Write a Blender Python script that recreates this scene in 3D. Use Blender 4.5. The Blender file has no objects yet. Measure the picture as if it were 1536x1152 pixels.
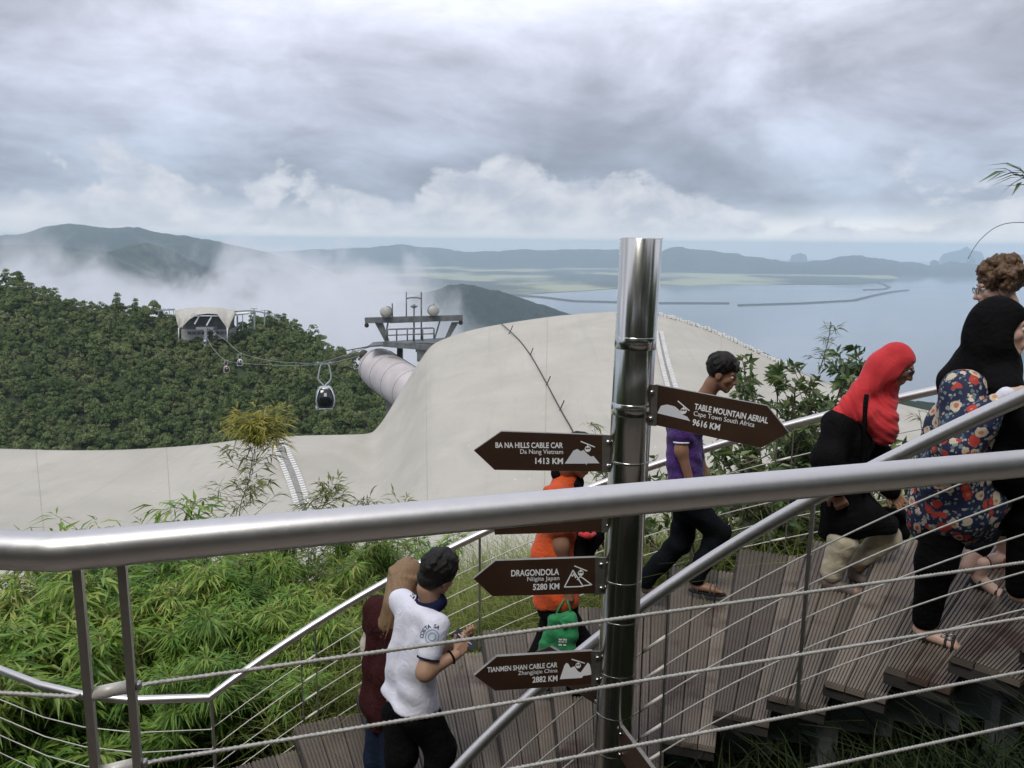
import bpy, math, random
import numpy as np
from mathutils import Vector, Matrix
from mathutils.bvhtree import BVHTree
R_ = math.radians
rng = np.random.default_rng(7)
random.seed(7)
scene = bpy.context.scene
COL = scene.collection

# ------------------------------------------------------------------ camera
FPX = 1195.0                      # focal length in pixels of the 1536 px wide photograph
PITCH = math.atan(210 / FPX)
ROLL = R_(0.6)
_cp, _sp, _cr, _sr = math.cos(PITCH), math.sin(PITCH), math.cos(ROLL), math.sin(ROLL)
cam_d = bpy.data.cameras.new('camera')
cam = bpy.data.objects.new('camera', cam_d)
COL.objects.link(cam)
cam_d.sensor_fit = 'HORIZONTAL'
cam_d.sensor_width = 36.0
cam_d.lens = 36.0 * FPX / 1536.0
cam_d.clip_start = 0.05
cam_d.clip_end = 400000.0
_U = Vector((0, _sp, _cp)); _Fw = Vector((0, _cp, -_sp)); _X = Vector((1, 0, 0))
_cx = _X * _cr + _U * _sr; _cy = _U * _cr - _X * _sr; _cz = -_Fw
cam.matrix_world = Matrix(((_cx.x, _cy.x, _cz.x, 0), (_cx.y, _cy.y, _cz.y, 0), (_cx.z, _cy.z, _cz.z, 0), (0, 0, 0, 1)))
scene.camera = cam

def ray(u, v):
    """direction in the place of a point seen at (u, v) in the photograph"""
    x = (u - 768) / FPX; y = (576 - v) / FPX
    x, y = x * _cr - y * _sr, x * _sr + y * _cr
    return np.array([x, _cp + y * _sp, -_sp + y * _cp])
def py(u, v, Y):
    d = ray(u, v); return d * (Y / d[1])
def pz(u, v, z):
    d = ray(u, v); return d * (z / d[2])

# ------------------------------------------------------------------ node helpers
class NT:
    def __init__(s, tree):
        s.t = tree; s.n = tree.nodes; s.l = tree.links
    def node(s, typ, **kw):
        n = s.n.new(typ)
        for k, v in kw.items(): setattr(n, k, v)
        return n
    def put(s, sock, v):
        if hasattr(v, 'is_output') or isinstance(v, bpy.types.NodeSocket): s.l.new(v, sock)
        elif v is not None:
            if sock.type == 'RGBA' and len(v) == 3: v = (*v, 1)
            sock.default_value = v
    def math(s, op, a, b=None, c=None, clamp=False):
        n = s.node('ShaderNodeMath', operation=op, use_clamp=clamp)
        s.put(n.inputs[0], a)
        if b is not None: s.put(n.inputs[1], b)
        if c is not None: s.put(n.inputs[2], c)
        return n.outputs[0]
    def mix(s, f, a, b, blend='MIX'):
        n = s.node('ShaderNodeMix', data_type='RGBA', blend_type=blend)
        s.put(n.inputs[0], f); s.put(n.inputs[6], a); s.put(n.inputs[7], b)
        return n.outputs[2]
    def noise(s, vec, scale=1., detail=4., rough=.5, dist=0., dims='3D', color=False):
        n = s.node('ShaderNodeTexNoise', noise_dimensions=dims)
        if vec is not None: s.put(n.inputs['Vector'], vec)
        n.inputs['Scale'].default_value = scale; n.inputs['Detail'].default_value = detail
        n.inputs['Roughness'].default_value = rough; n.inputs['Distortion'].default_value = dist
        return n.outputs['Color' if color else 'Fac']
    def ramp(s, f, stops, interp='LINEAR'):
        n = s.node('ShaderNodeValToRGB'); cr = n.color_ramp; cr.interpolation = interp
        while len(cr.elements) < len(stops): cr.elements.new(0.5)
        for e, (p, c) in zip(cr.elements, stops):
            e.position = p; e.color = (*c, 1) if len(c) == 3 else c
        s.put(n.inputs[0], f); return n.outputs[0]
    def smooth(s, x, a, b):
        n = s.node('ShaderNodeMapRange', interpolation_type='SMOOTHSTEP')
        s.put(n.inputs[0], x); n.inputs[1].default_value = a; n.inputs[2].default_value = b
        return n.outputs[0]
    def xyz(s, x, y, z):
        n = s.node('ShaderNodeCombineXYZ'); s.put(n.inputs[0], x); s.put(n.inputs[1], y); s.put(n.inputs[2], z); return n.outputs[0]
    def sep(s, v):
        n = s.node('ShaderNodeSeparateXYZ'); s.put(n.inputs[0], v); return n.outputs
    def scalev(s, v, k):
        n = s.node('ShaderNodeVectorMath', operation='MULTIPLY'); s.put(n.inputs[0], v); n.inputs[1].default_value = k; return n.outputs[0]

# ------------------------------------------------------------------ sky, sun, exposure
SUN_EL, SUN_AZ = R_(58), R_(205)          # azimuth clockwise from the view direction
world = bpy.data.worlds.new('World'); scene.world = world; world.use_nodes = True
w = NT(world.node_tree); w.n.clear()
out = w.node('ShaderNodeOutputWorld'); bg = w.node('ShaderNodeBackground'); bg.inputs[1].default_value = 0.1
w.l.new(bg.outputs[0], out.inputs[0])
sky = w.node('ShaderNodeTexSky', sky_type='NISHITA'); sky.sun_disc = False
sky.sun_elevation = SUN_EL; sky.sun_rotation = SUN_AZ; sky.altitude = 700
tc = w.node('ShaderNodeTexCoord'); D = tc.outputs['Generated']
dx, dy, dz = w.sep(D)
zc = w.math('MAXIMUM', dz, 0.0)
den = w.math('ADD', zc, 0.17)
deck = w.xyz(w.math('DIVIDE', dx, den), w.math('DIVIDE', dy, den), w.math('MULTIPLY', dz, 2.0))
n1 = w.math('ADD', w.math('MULTIPLY', w.noise(w.scalev(D, (2.3, 2.3, 6.0)), 1.0, 9, .56, .5), .7), w.math('MULTIPLY', w.noise(w.scalev(deck, (1.05, .62, 1)), 1.0, 6, .5, .6), .3))
n2 = w.noise(w.scalev(D, (7., 7., 15.)), 1.0, 8, .6, .4)
az = w.math('ARCTAN2', dx, dy)
azv = w.xyz(az, w.math('MULTIPLY', dz, 1.7), 3.3)
n3 = w.noise(azv, 5.2, 8, .58, .25)
n3b = w.noise(azv, 17., 6, .6, .3)
base = w.ramp(w.math('MULTIPLY', zc, 2.6), [
    (0.0, (.92, .92, .90)), (.016, (.90, .885, .85)), (.060, (.74, .74, .735)), (.095, (.47, .51, .58)), (.135, (.335, .385, .47)),
    (.24, (.37, .42, .515)), (.40, (.445, .48, .58)), (.66, (.54, .56, .655)), (1.0, (.57, .585, .67))])
gain = w.math('ADD', w.math('MULTIPLY', w.smooth(n1, .36, .64), .70), .66)
gain2 = w.math('ADD', w.math('MULTIPLY', w.smooth(n2, .28, .72), .26), .87)
g = w.math('MULTIPLY', gain, gain2)
# the deck's contrast dies away towards the bright strip at the horizon
hz = w.smooth(dz, .015, .07)
g = w.math('ADD', w.math('MULTIPLY', w.math('SUBTRACT', g, 1.0), w.math('ADD', w.math('MULTIPLY', hz, .72), .28)), 1.0)
vm = w.node('ShaderNodeVectorMath', operation='SCALE'); w.l.new(base, vm.inputs[0]); w.l.new(g, vm.inputs['Scale'])
cloud = vm.outputs[0]
# heaped clouds standing in front of the deck, low over the horizon
top = w.math('ADD', w.math('MULTIPLY', w.smooth(n3, .30, .62), .125), w.math('MULTIPLY', n3b, .05))
puff = w.smooth(w.math('SUBTRACT', top, dz), .028, .062)
puff = w.math('MULTIPLY', puff, w.smooth(dz, .004, .022))
pcol = w.mix(w.smooth(n3b, .32, .70), (.42, .455, .53), (.66, .67, .705))
cloud = w.mix(w.math('MULTIPLY', puff, .78), cloud, pcol)
c10 = w.node('ShaderNodeVectorMath', operation='SCALE'); w.l.new(cloud, c10.inputs[0]); c10.inputs['Scale'].default_value = 9.6
w.l.new(w.mix(.97, sky.outputs[0], c10.outputs[0]), bg.inputs[0])

sd = bpy.data.lights.new('sun', 'SUN'); sd.energy = 1.5; sd.angle = R_(22); sd.color = (1, .96, .9)
sun = bpy.data.objects.new('sun', sd); COL.objects.link(sun)
sdir = Vector((math.sin(SUN_AZ) * math.cos(SUN_EL), math.cos(SUN_AZ) * math.cos(SUN_EL), math.sin(SUN_EL)))
sun.rotation_euler = sdir.to_track_quat('Z', 'Y').to_euler(); sun.location = (0, -5, 30)
vs = scene.view_settings; vs.view_transform = 'Standard'; vs.look = 'None'; vs.exposure = 0.4; vs.gamma = 1.0; vs.use_curve_mapping = False
cy = scene.cycles
cy.use_denoising = True; cy.max_bounces = 8; cy.diffuse_bounces = 3; cy.glossy_bounces = 4; cy.transmission_bounces = 4; cy.volume_bounces = 4
cy.transparent_max_bounces = 8; cy.volume_max_steps = 128; cy.sample_clamp_indirect = 4.0

# ------------------------------------------------------------------ mesh helpers
def tag(o, label=None, cat=None, group=None, kind=None):
    if label: o['label'] = label
    if cat: o['category'] = cat
    if group: o['group'] = group
    if kind: o['kind'] = kind
    return o
def link(name, me, m=None, parent=None):
    o = bpy.data.objects.new(name, me); COL.objects.link(o)
    if m is not None and me is not None and not me.materials: me.materials.append(m)
    if parent is not None:
        o.parent = parent
    return o
def empty(name, loc=(0, 0, 0)):
    o = bpy.data.objects.new(name, None); COL.objects.link(o); o.location = loc; o.empty_display_size = .1
    return o
def npmesh(name, V, Fq, smooth=False):
    """V (n,3); Fq (m,k) one face size"""
    V = np.ascontiguousarray(V, dtype=np.float32); Fq = np.ascontiguousarray(Fq, dtype=np.int32)
    me = bpy.data.meshes.new(name); k = Fq.shape[1]; m = len(Fq)
    me.vertices.add(len(V)); me.vertices.foreach_set('co', V.ravel())
    me.loops.add(m * k); me.loops.foreach_set('vertex_index', Fq.ravel())
    me.polygons.add(m); me.polygons.foreach_set('loop_start', np.arange(0, m * k, k, dtype=np.int32))
    try: me.polygons.foreach_set('loop_total', np.full(m, k, dtype=np.int32))
    except Exception: pass
    me.update(calc_edges=True)
    me.polygons.foreach_set('use_smooth', np.full(m, smooth, dtype=bool))
    return me
class MB:
    """collects shapes in world metres; build() links them as one mesh object"""
    def __init__(s): s.v = []; s.f = []; s.sm = []
    def add(s, V, Fc, smooth=False):
        o = len(s.v); s.v += [tuple(map(float, p)) for p in V]; s.f += [tuple(i + o for i in f) for f in Fc]; s.sm += [smooth] * len(Fc); return s
    def box(s, c, sx, sy, sz, ax=None):
        c = np.array(c, float)
        ax = np.eye(3) if ax is None else np.array(ax, float)
        h = np.array([sx, sy, sz]) / 2
        V = [c + ax[0] * h[0] * i + ax[1] * h[1] * j + ax[2] * h[2] * k for i in (-1, 1) for j in (-1, 1) for k in (-1, 1)]
        return s.add(V, [(0, 1, 3, 2), (4, 6, 7, 5), (0, 4, 5, 1), (2, 3, 7, 6), (0, 2, 6, 4), (1, 5, 7, 3)])
    def bar(s, a, b, wd, th, up=(0, 0, 1)):
        a = np.array(a, float); b = np.array(b, float); d = b - a; L = np.linalg.norm(d); d /= L
        up = np.array(up, float); x = np.cross(d, up)
        if np.linalg.norm(x) < 1e-4: x = np.cross(d, (1, 0, 0))
        x /= np.linalg.norm(x); y = np.cross(x, d)
        return s.box((a + b) / 2, L, wd, th, (d, x, y))
    def tube(s, pts, r, n=10, caps=True):
        P = [np.array(p, float) for p in pts]; rr = r if hasattr(r, '__len__') else [r] * len(P)
        T = []
        for i in range(len(P)):
            t = P[min(i + 1, len(P) - 1)] - P[max(i - 1, 0)]; T.append(t / (np.linalg.norm(t) + 1e-12))
        x = np.cross(T[0], (0, 0, 1.0))
        if np.linalg.norm(x) < 1e-3: x = np.cross(T[0], (1.0, 0, 0))
        V = []
        for i, p in enumerate(P):
            x = x - T[i] * np.dot(x, T[i]); x = x / np.linalg.norm(x); y = np.cross(T[i], x)
            V += [p + rr[i] * (x * math.cos(2 * math.pi * k / n) + y * math.sin(2 * math.pi * k / n)) for k in range(n)]
        Fc = [(i * n + k, i * n + (k + 1) % n, (i + 1) * n + (k + 1) % n, (i + 1) * n + k) for i in range(len(P) - 1) for k in range(n)]
        s.add(V, Fc, True)
        if caps:
            o = len(s.v) - len(V)
            s.f += [tuple(o + k for k in reversed(range(n))), tuple(o + (len(P) - 1) * n + k for k in range(n))]; s.sm += [False, False]
        return s
    def ball(s, c, r, nu=10, nv=7):
        r = np.array(r if hasattr(r, '__len__') else (r, r, r), float); c = np.array(c, float)
        V = [c + r * (0, 0, 1)]
        for j in range(1, nv):
            for i in range(nu):
                a = math.pi * j / nv; b = 2 * math.pi * i / nu
                V.append(c + r * (math.sin(a) * math.cos(b), math.sin(a) * math.sin(b), math.cos(a)))
        V.append(c - r * (0, 0, 1)); L = len(V) - 1
        Fc = [(0, 1 + i, 1 + (i + 1) % nu) for i in range(nu)]
        for j in range(nv - 2):
            Fc += [(1 + j * nu + i, 1 + (j + 1) * nu + i, 1 + (j + 1) * nu + (i + 1) % nu, 1 + j * nu + (i + 1) % nu) for i in range(nu)]
        Fc += [(L, 1 + (nv - 2) * nu + (i + 1) % nu, 1 + (nv - 2) * nu + i) for i in range(nu)]
        return s.add(V, Fc, True)
    def prism(s, poly, ext):
        """closed polygon (list of 3D) extruded by vector ext"""
        n = len(poly); e = np.array(ext, float)
        V = [np.array(p, float) for p in poly] + [np.array(p, float) + e for p in poly]
        return s.add(V, [tuple(reversed(range(n))), tuple(range(n, 2 * n))] + [(i, (i + 1) % n, n + (i + 1) % n, n + i) for i in range(n)])
    def mesh(s, name):
        me = bpy.data.meshes.new(name); me.from_pydata(s.v, [], s.f); me.update()
        me.polygons.foreach_set('use_smooth', s.sm); return me
    def build(s, name, m, parent=None, org=None):
        if org is not None:
            s.v = [(a - org[0], b - org[1], c - org[2]) for a, b, c in s.v]
        return link(name, s.mesh(name), m, parent)
def rebase(V, parent):
    return np.asarray(V, float) - np.array(parent.location) if parent is not None else np.asarray(V, float)

# ------------------------------------------------------------------ materials
def newmat(name):
    m = bpy.data.materials.new(name); m.use_nodes = True
    t = NT(m.node_tree); t.n.clear()
    o = t.node('ShaderNodeOutputMaterial'); p = t.node('ShaderNodeBsdfPrincipled'); t.l.new(p.outputs[0], o.inputs[0])
    return m, t, p, o
def mat(name, c1, c2=None, scale=4., rough=.6, metal=0., bump=0., bscale=60., detail=5., spec=.5, rvar=0., bdist=.01):
    m, t, p, o = newmat(name)
    g = t.node('ShaderNodeNewGeometry').outputs['Position']
    if c2 is None: p.inputs['Base Color'].default_value = (*c1, 1)
    else:
        f = t.smooth(t.noise(g, scale, detail, .6), .3, .7)
        t.l.new(t.mix(f, c1, c2), p.inputs['Base Color'])
    p.inputs['Roughness'].default_value = rough; p.inputs['Metallic'].default_value = metal; p.inputs['Specular IOR Level'].default_value = spec
    if rvar:
        t.l.new(t.math('ADD', t.math('MULTIPLY', t.noise(g, scale * 3, 6, .65), rvar), rough - rvar / 2), p.inputs['Roughness'])
    if bump:
        b = t.node('ShaderNodeBump'); b.inputs['Strength'].default_value = bump; b.inputs['Distance'].default_value = bdist
        t.l.new(t.noise(g, bscale, 4, .6), b.inputs['Height']); t.l.new(b.outputs[0], p.inputs['Normal'])
    return m
def leafmat(name, cols, pscale, trans=.3, rough=.55, spec=.4, cell=None):
    """foliage: colour differs from leaf cluster to leaf cluster and from plant to plant"""
    m, t, p, o = newmat(name)
    g = t.node('ShaderNodeNewGeometry'); oi = t.node('ShaderNodeObjectInfo')
    n = t.noise(g.outputs['Position'], pscale, 3, .6)
    r = t.math('ADD', t.math('MULTIPLY', g.outputs['Random Per Island'], .45), t.math('MULTIPLY', t.smooth(n, .3, .7), .40))
    if cell:
        vo = t.node('ShaderNodeTexVoronoi'); vo.inputs['Scale'].default_value = cell; t.l.new(g.outputs['Position'], vo.inputs['Vector'])
        r = t.math('ADD', t.math('MULTIPLY', r, .62), t.math('MULTIPLY', t.sep(vo.outputs['Color'])[0], .40))
    r = t.math('ADD', r, t.math('MULTIPLY', oi.outputs['Random'], .15))
    k = len(cols)
    c = t.ramp(r, [(i / (k - 1) * .8 + .1, col) for i, col in enumerate(cols)])
    t.l.new(c, p.inputs['Base Color']); p.inputs['Roughness'].default_value = rough; p.inputs['Specular IOR Level'].default_value = spec
    tr = t.node('ShaderNodeBsdfTranslucent'); t.l.new(c, tr.inputs[0])
    mx = t.node('ShaderNodeMixShader'); mx.inputs[0].default_value = trans
    t.l.new(p.outputs[0], mx.inputs[1]); t.l.new(tr.outputs[0], mx.inputs[2]); t.l.new(mx.outputs[0], o.inputs[0])
    return m
# ------------------------------------------------------------------ far landscape
SEA = -700.0
def fbm1(x, seed, octs=5):
    r = np.random.default_rng(seed); v = np.zeros_like(x, dtype=float); a = 1.0
    for o in range(octs):
        n = 256; tb = r.uniform(-1, 1, n); xi = np.floor(x).astype(int); f = x - xi; f = f * f * (3 - 2 * f)
        v += a * (tb[xi % n] * (1 - f) + tb[(xi + 1) % n] * f); x = x * 2.03 + 17.3; a *= .5
    return v
def fbm2(x, y, seed, octs=5):
    r = np.random.default_rng(seed); v = np.zeros_like(x, dtype=float); a = 1.0
    for o in range(octs):
        n = 64; tb = r.uniform(-1, 1, (n, n)); xi = np.floor(x).astype(int); yi = np.floor(y).astype(int)
        fx = x - xi; fy = y - yi; fx = fx * fx * (3 - 2 * fx); fy = fy * fy * (3 - 2 * fy)
        q = lambda i, j: tb[(xi + i) % n, (yi + j) % n]
        v += a * ((q(0, 0) * (1 - fx) + q(1, 0) * fx) * (1 - fy) + (q(0, 1) * (1 - fx) + q(1, 1) * fx) * fy)
        x = x * 2.03 + 11.7; y = y * 2.03 + 5.1; a *= .5
    return v
def grid_faces(nr, nc):
    i = np.arange(nr - 1)[:, None] * nc + np.arange(nc - 1)[None]
    i = i.ravel(); return np.stack([i, i + 1, i + nc + 1, i + nc], 1)

def sea_material():
    m, t, p, o = newmat('sea_water')
    g = t.node('ShaderNodeNewGeometry').outputs['Position']
    n = t.noise(t.scalev(g, (.0004, .0012, 0)), 1., 6, .6)
    t.l.new(t.mix(n, (.17, .20, .21), (.23, .26, .265)), p.inputs['Base Color'])
    t.l.new(t.math('ADD', t.math('MULTIPLY', t.smooth(t.noise(t.scalev(g, (.0002, .0009, 0)), 1., 5, .6), .3, .7), .06), .05), p.inputs['Roughness'])
    b = t.node('ShaderNodeBump'); b.inputs['Strength'].default_value = .05; b.inputs['Distance'].default_value = 2.0
    t.l.new(t.noise(g, .03, 3, .6), b.inputs['Height']); t.l.new(b.outputs[0], p.inputs['Normal'])
    return m
# a disc out to the visible horizon of a 700 m summit (the curve of the earth hides the rest)
rr0 = np.concatenate([[0.], np.geomspace(2000, 49000, 24)]); aa0 = np.linspace(0, 2 * math.pi, 97)
V = np.array([(r_0 * math.sin(a_0), r_0 * math.cos(a_0), SEA) for r_0 in rr0 for a_0 in aa0])
tag(link('sea', npmesh('sea', V, grid_faces(len(rr0), 97)), sea_material()), kind='structure')

def far_forest(name, c1, c2, sc):
    m, t, p, o = newmat(name)
    g = t.node('ShaderNodeNewGeometry').outputs['Position']
    a = t.noise(g, sc, 8, .65); t.l.new(t.mix(t.smooth(a, .3, .7), c1, c2), p.inputs['Base Color'])
    p.inputs['Roughness'].default_value = .9; p.inputs['Specular IOR Level'].default_value = .1
    b = t.node('ShaderNodeBump'); b.inputs['Strength'].default_value = .8; b.inputs['Distance'].default_value = .12 / sc
    t.l.new(t.noise(g, sc * 3, 6, .7), b.inputs['Height']); t.l.new(b.outputs[0], p.inputs['Normal'])
    return m
M_hill = far_forest('distant_forest', (.016, .028, .022), (.055, .075, .042), .0035)
M_hill2 = far_forest('nearer_forest', (.010, .020, .014), (.034, .048, .028), .014)

def plain_material():
    """coastal plain: forest, paler fields and the specks of a town"""
    m, t, p, o = newmat('coastal_plain')
    g = t.node('ShaderNodeNewGeometry').outputs['Position']
    f = t.smooth(t.noise(t.scalev(g, (.00035, .00022, 0)), 1., 4, .5), .46, .56)
    woods = t.mix(t.noise(g, .004, 6, .7), (.022, .036, .026), (.055, .075, .04))
    fld = t.mix(t.noise(t.scalev(g, (.002, .004, 0)), 1., 4, .6), (.26, .29, .14), (.42, .41, .26))
    c = t.mix(f, woods, fld)
    vo = t.node('ShaderNodeTexVoronoi'); vo.inputs['Scale'].default_value = 1.; t.put(vo.inputs['Vector'], t.scalev(g, (.012, .006, 0)))
    town = t.math('MULTIPLY', t.math('LESS_THAN', vo.outputs['Distance'], .20), t.smooth(t.noise(t.scalev(g, (.0006, .0005, 0)), 1., 3, .6), .52, .62))
    c = t.mix(t.math('MULTIPLY', town, .8), c, (.55, .54, .52))
    t.l.new(c, p.inputs['Base Color']); p.inputs['Roughness'].default_value = .9
    return m
M_plain = plain_material()
coast = [(-300, 436), (200, 438), (500, 440), (640, 440), (781, 441), (839, 437.5), (870, 436), (927, 432), (990, 427), (1040, 428), (1100, 426), (1150, 427), (1200, 426), (1250, 426.5), (1289, 425), (1312, 423.5), (1340, 420.5), (1347, 416), (1330, 412), (1345, 407), (1395, 405)]
back = [(1395, 402), (1290, 397), (1150, 391), (990, 386), (700, 384), (300, 380), (-300, 374)]
poly = [pz(u, v, SEA + 8) for u, v in coast + back]
me = bpy.data.meshes.new('coastal_plain'); nP = len(poly)
me.from_pydata([tuple(p) for p in poly] + [(p[0], p[1], SEA - 4) for p in poly], [], [tuple(range(nP))] + [(i, i + nP, (i + 1) % nP + nP, (i + 1) % nP) for i in range(nP)]); me.update()
tag(link('coastal_plain', me, M_plain), kind='structure')

def ridge(name, pts, D, depth_f, depth_b, m, seed, base=SEA - 5, rough=.10, nc=260, nr=40, jit=1.5):
    us = np.array([p[0] for p in pts], float); vs_ = np.array([p[1] for p in pts], float)
    u = np.linspace(us[0], us[-1], nc); v = np.interp(u, us, vs_) + jit * (fbm1(u / 26., seed, 5) * .8 + fbm1(u / 4., seed + 50, 3) * .32)
    top = np.array([py(a, b, D) for a, b in zip(u, v)])
    e_ = np.clip(np.minimum(np.arange(nc), np.arange(nc)[::-1]) / (nc * .10), 0, 1); e_ = np.sin(e_ * math.pi / 2) ** .8
    s = np.linspace(-1, 1, nr); V = np.zeros((nr, nc, 3))
    for i, si in enumerate(s):
        dpt = depth_f if si < 0 else depth_b
        k = (D + si * dpt) / D
        h = np.cos(abs(si) * math.pi / 2) ** 1.35
        x = top[:, 0] * k; y = np.full(nc, D + si * dpt)
        nz = fbm2(x / (depth_f * .30) + 31, y / (depth_f * .30) + 7, seed + 5, 6)
        hz = (top[:, 2] - base) * h
        lim = abs(si) * 1.3
        hz = hz + (top[:, 2] - base) * rough * nz * np.minimum(1, lim) * (h > 0)
        # nothing in front may stand higher in the view than the ridge itself
        zz = base + np.maximum(hz, -20) * e_
        if si < 0: zz = np.minimum(zz, top[:, 2] / D * y - (-si) * 2)
        V[i, :, 0] = x; V[i, :, 1] = y; V[i, :, 2] = zz
    o = link(name, npmesh(name, V.reshape(-1, 3), grid_faces(nr, nc), True), m)
    return tag(o, kind='structure')
E1 = 405
ridge('hills', [(950, 376), (990, 373), (1018, 371), (1056, 374), (1085, 378), (1115, 382), (1157, 389), (1192, 393), (1231, 391), (1262, 384), (1289, 384), (1328, 390), (1367, 394), (1398, 398), (1425, 393), (1450, 395), (1500, 397), (1560, 401)], 24000, 3500, 2500, M_hill, 3)
ridge('hills', [(250, 376), (330, 380), (430, 376), (500, 373), (555, 370), (606, 367), (635, 371), (660, 371), (682, 376), (708, 377), (748, 377), (781, 374), (854, 374), (927, 374), (990, 378), (1040, 384)], 27000, 3000, 2500, M_hill, 4)
ridge('hills', [(-260, 345), (-100, 352), (0, 352), (34, 350), (68, 340), (102, 336), (135, 339), (162, 342), (205, 342), (237, 347), (264, 352), (330, 362), (400, 378), (470, 402), (560, 440)], 12000, 2600, 2000, M_hill, 5)
ridge('hills', [(-260, 362), (0, 368), (51, 367), (110, 371), (162, 378), (230, 392), (300, 410), (380, 440)], 8200, 1600, 1200, M_hill, 6)
ridge('hills', [(120, 402), (160, 380), (193, 368), (220, 364), (244, 371), (264, 378), (281, 388), (330, 410), (380, 436)], 7400, 1200, 1000, M_hill, 7)
ridge('hills', [(300, 420), (340, 404), (366, 402), (390, 405), (415, 402), (440, 415), (480, 440), (520, 460)], 3800, 700, 900, M_hill2, 8)
ridge('hills', [(560, 470), (610, 448), (642, 437), (672, 428), (690, 426), (708, 428), (745, 436), (781, 447), (817, 458), (843, 468), (900, 486), (1000, 520)], 6200, 1300, 900, M_hill2, 9, jit=1.6)
ridge('hills', [(960, 470), (1040, 492), (1100, 512), (1137, 529), (1160, 537), (1183, 552), (1230, 572), (1290, 588), (1345, 597), (1400, 610), (1500, 640)], 1500, 350, 500, M_hill2, 10, jit=2.0)
# islands far out beyond the strait
for k, (pts, Dk) in enumerate([([(1095, 381), (1103, 379), (1112, 381)], 33000), ([(1185, 383), (1190, 382), (1200, 379), (1212, 383)], 36000), ([(1408, 383), (1428, 377), (1440, 375), (1450, 369), (1458, 376), (1470, 377), (1480, 383)], 38000), ([(1450, 388), (1456, 383), (1464, 389)], 30000),
                               ([(1476, 392), (1498, 383), (1515, 379), (1530, 382), (1560, 380), (1590, 390)], 32000), ([(1395, 392), (1402, 389.5), (1409, 392)], 28000)]):
    ridge('island', pts, Dk, 800 if Dk < 50000 else 2500, 800, M_hill, 20 + k, nc=60, nr=20, jit=.35)
# breakwaters
M_rock = mat('breakwater_rock', (.035, .035, .036), (.06, .06, .06), .05, .9)
def breakwater(pts, wd, label):
    P = [pz(u, v, SEA) for u, v in pts]; m = MB()
    V = []
    for i, p in enumerate(P):
        t = P[min(i + 1, len(P) - 1)] - P[max(0, i - 1)]; t /= np.linalg.norm(t); nrm = np.array([-t[1], t[0], 0])
        for s, z in ((-1, -2), (-.45, 14), (.45, 14), (1, -2)): V.append(p + nrm * wd * s + np.array([0, 0, z]))
    Fc = [(i * 4 + k, i * 4 + k + 1, i * 4 + k + 5, i * 4 + k + 4) for i in range(len(P) - 1) for k in range(3)]
    n = len(P); Fc += [(3, 2, 1, 0), tuple((n - 1) * 4 + k for k in range(4))]
    m.add(V, Fc); o = m.build('breakwater', M_rock, None, P[0]); o.location = P[0]
    tag(o, label, 'breakwater')
breakwater([(770, 443.5), (800, 445), (817, 446.5), (861, 452), (900, 453), (990, 455), (1093, 455.3)], 45, 'long dark stone causeway and breakwater running out from the shore into the bay')
breakwater([(1109, 458.3), (1150, 457), (1200, 455.5), (1281, 451), (1295, 447.5), (1309, 444), (1335, 438.5), (1361, 435.5)], 45, 'curving dark breakwater lying alone in the open bay')
breakwater([(1296, 435), (1316, 434.5), (1328, 433.6), (1334, 431), (1326, 427), (1312, 423.6), (1300, 421.5), (1291, 420)], 40, 'short hooked breakwater joined to the tip of the coast')

# ------------------------------------------------------------------ the forested slope and its trees
HR = [(-260, 438), (-150, 430), (-60, 426), (0, 428), (30, 431), (60, 441), (75, 450), (110, 461), (150, 469), (200, 474), (235, 477), (265, 486), (300, 497), (355, 497), (385, 490), (420, 486), (440, 497), (470, 516), (500, 531), (530, 551), (560, 577), (590, 607), (620, 640), (660, 690)]
hu = np.linspace(-260, 660, 120)
hv = np.interp(hu, [p[0] for p in HR], [p[1] for p in HR])
def hill_pt(u, s):
    """s 0 at the ridge, 1 at the foot; negative behind the ridge"""
    v0 = np.interp(u, [p[0] for p in HR], [p[1] for p in HR])
    Dt = 600 - 120 * np.clip((u - 420) / 200, 0, 1)
    Db = 400 - 60 * np.clip((u - 420) / 200, 0, 1)
    if s >= 0:
        v = v0 + (740 - v0) * s; Y = Dt + (Db - Dt) * (s ** .8)
        return py(u, v, Y)
    p = py(u, v0, Dt); k = 1 - s * .5
    return np.array([p[0] * k, p[1] * k, p[2] + s * 120])
sv = np.concatenate([np.linspace(-1, -.1, 8), np.linspace(0, 1, 40)])
V = np.array([[hill_pt(u, s) for u in hu] for s in sv])
V[..., 2] += 2.2 * fbm2(V[..., 0] / 18., V[..., 1] / 18., 77, 4)
M_soil = mat('forest_understory', (.030, .045, .018), (.055, .07, .03), .2, .95)
hill_ob = tag(link('hillside', npmesh('hillside', V.reshape(-1, 3), grid_faces(len(sv), 120), True), M_soil), kind='structure')
HV = V[8:]                                   # visible face
M_tree = leafmat('forest_leaves', [(.040, .068, .024), (.072, .118, .038), (.11, .16, .052), (.155, .20, .072), (.23, .25, .12)], .055, .25, .7, .2, .15)
M_bark = mat('tree_bark', (.10, .085, .065), (.22, .20, .17), 1.5, .9)
def quads(c, n, size, r):
    """leaf-clump faces: centres c, normals n, half sizes"""
    N = len(c); a = r.normal(size=(N, 3)); a -= n * (a * n).sum(1, keepdims=True); a /= np.linalg.norm(a, axis=1, keepdims=True); b = np.cross(n, a)
    sz = size[:, None]; asp = r.uniform(.55, 1., (N, 1))
    V = np.stack([c - a * sz, c - b * sz * asp, c + a * sz, c + b * sz * asp], 1)
    return V.reshape(-1, 3), np.arange(N * 4).reshape(-1, 4)
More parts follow.
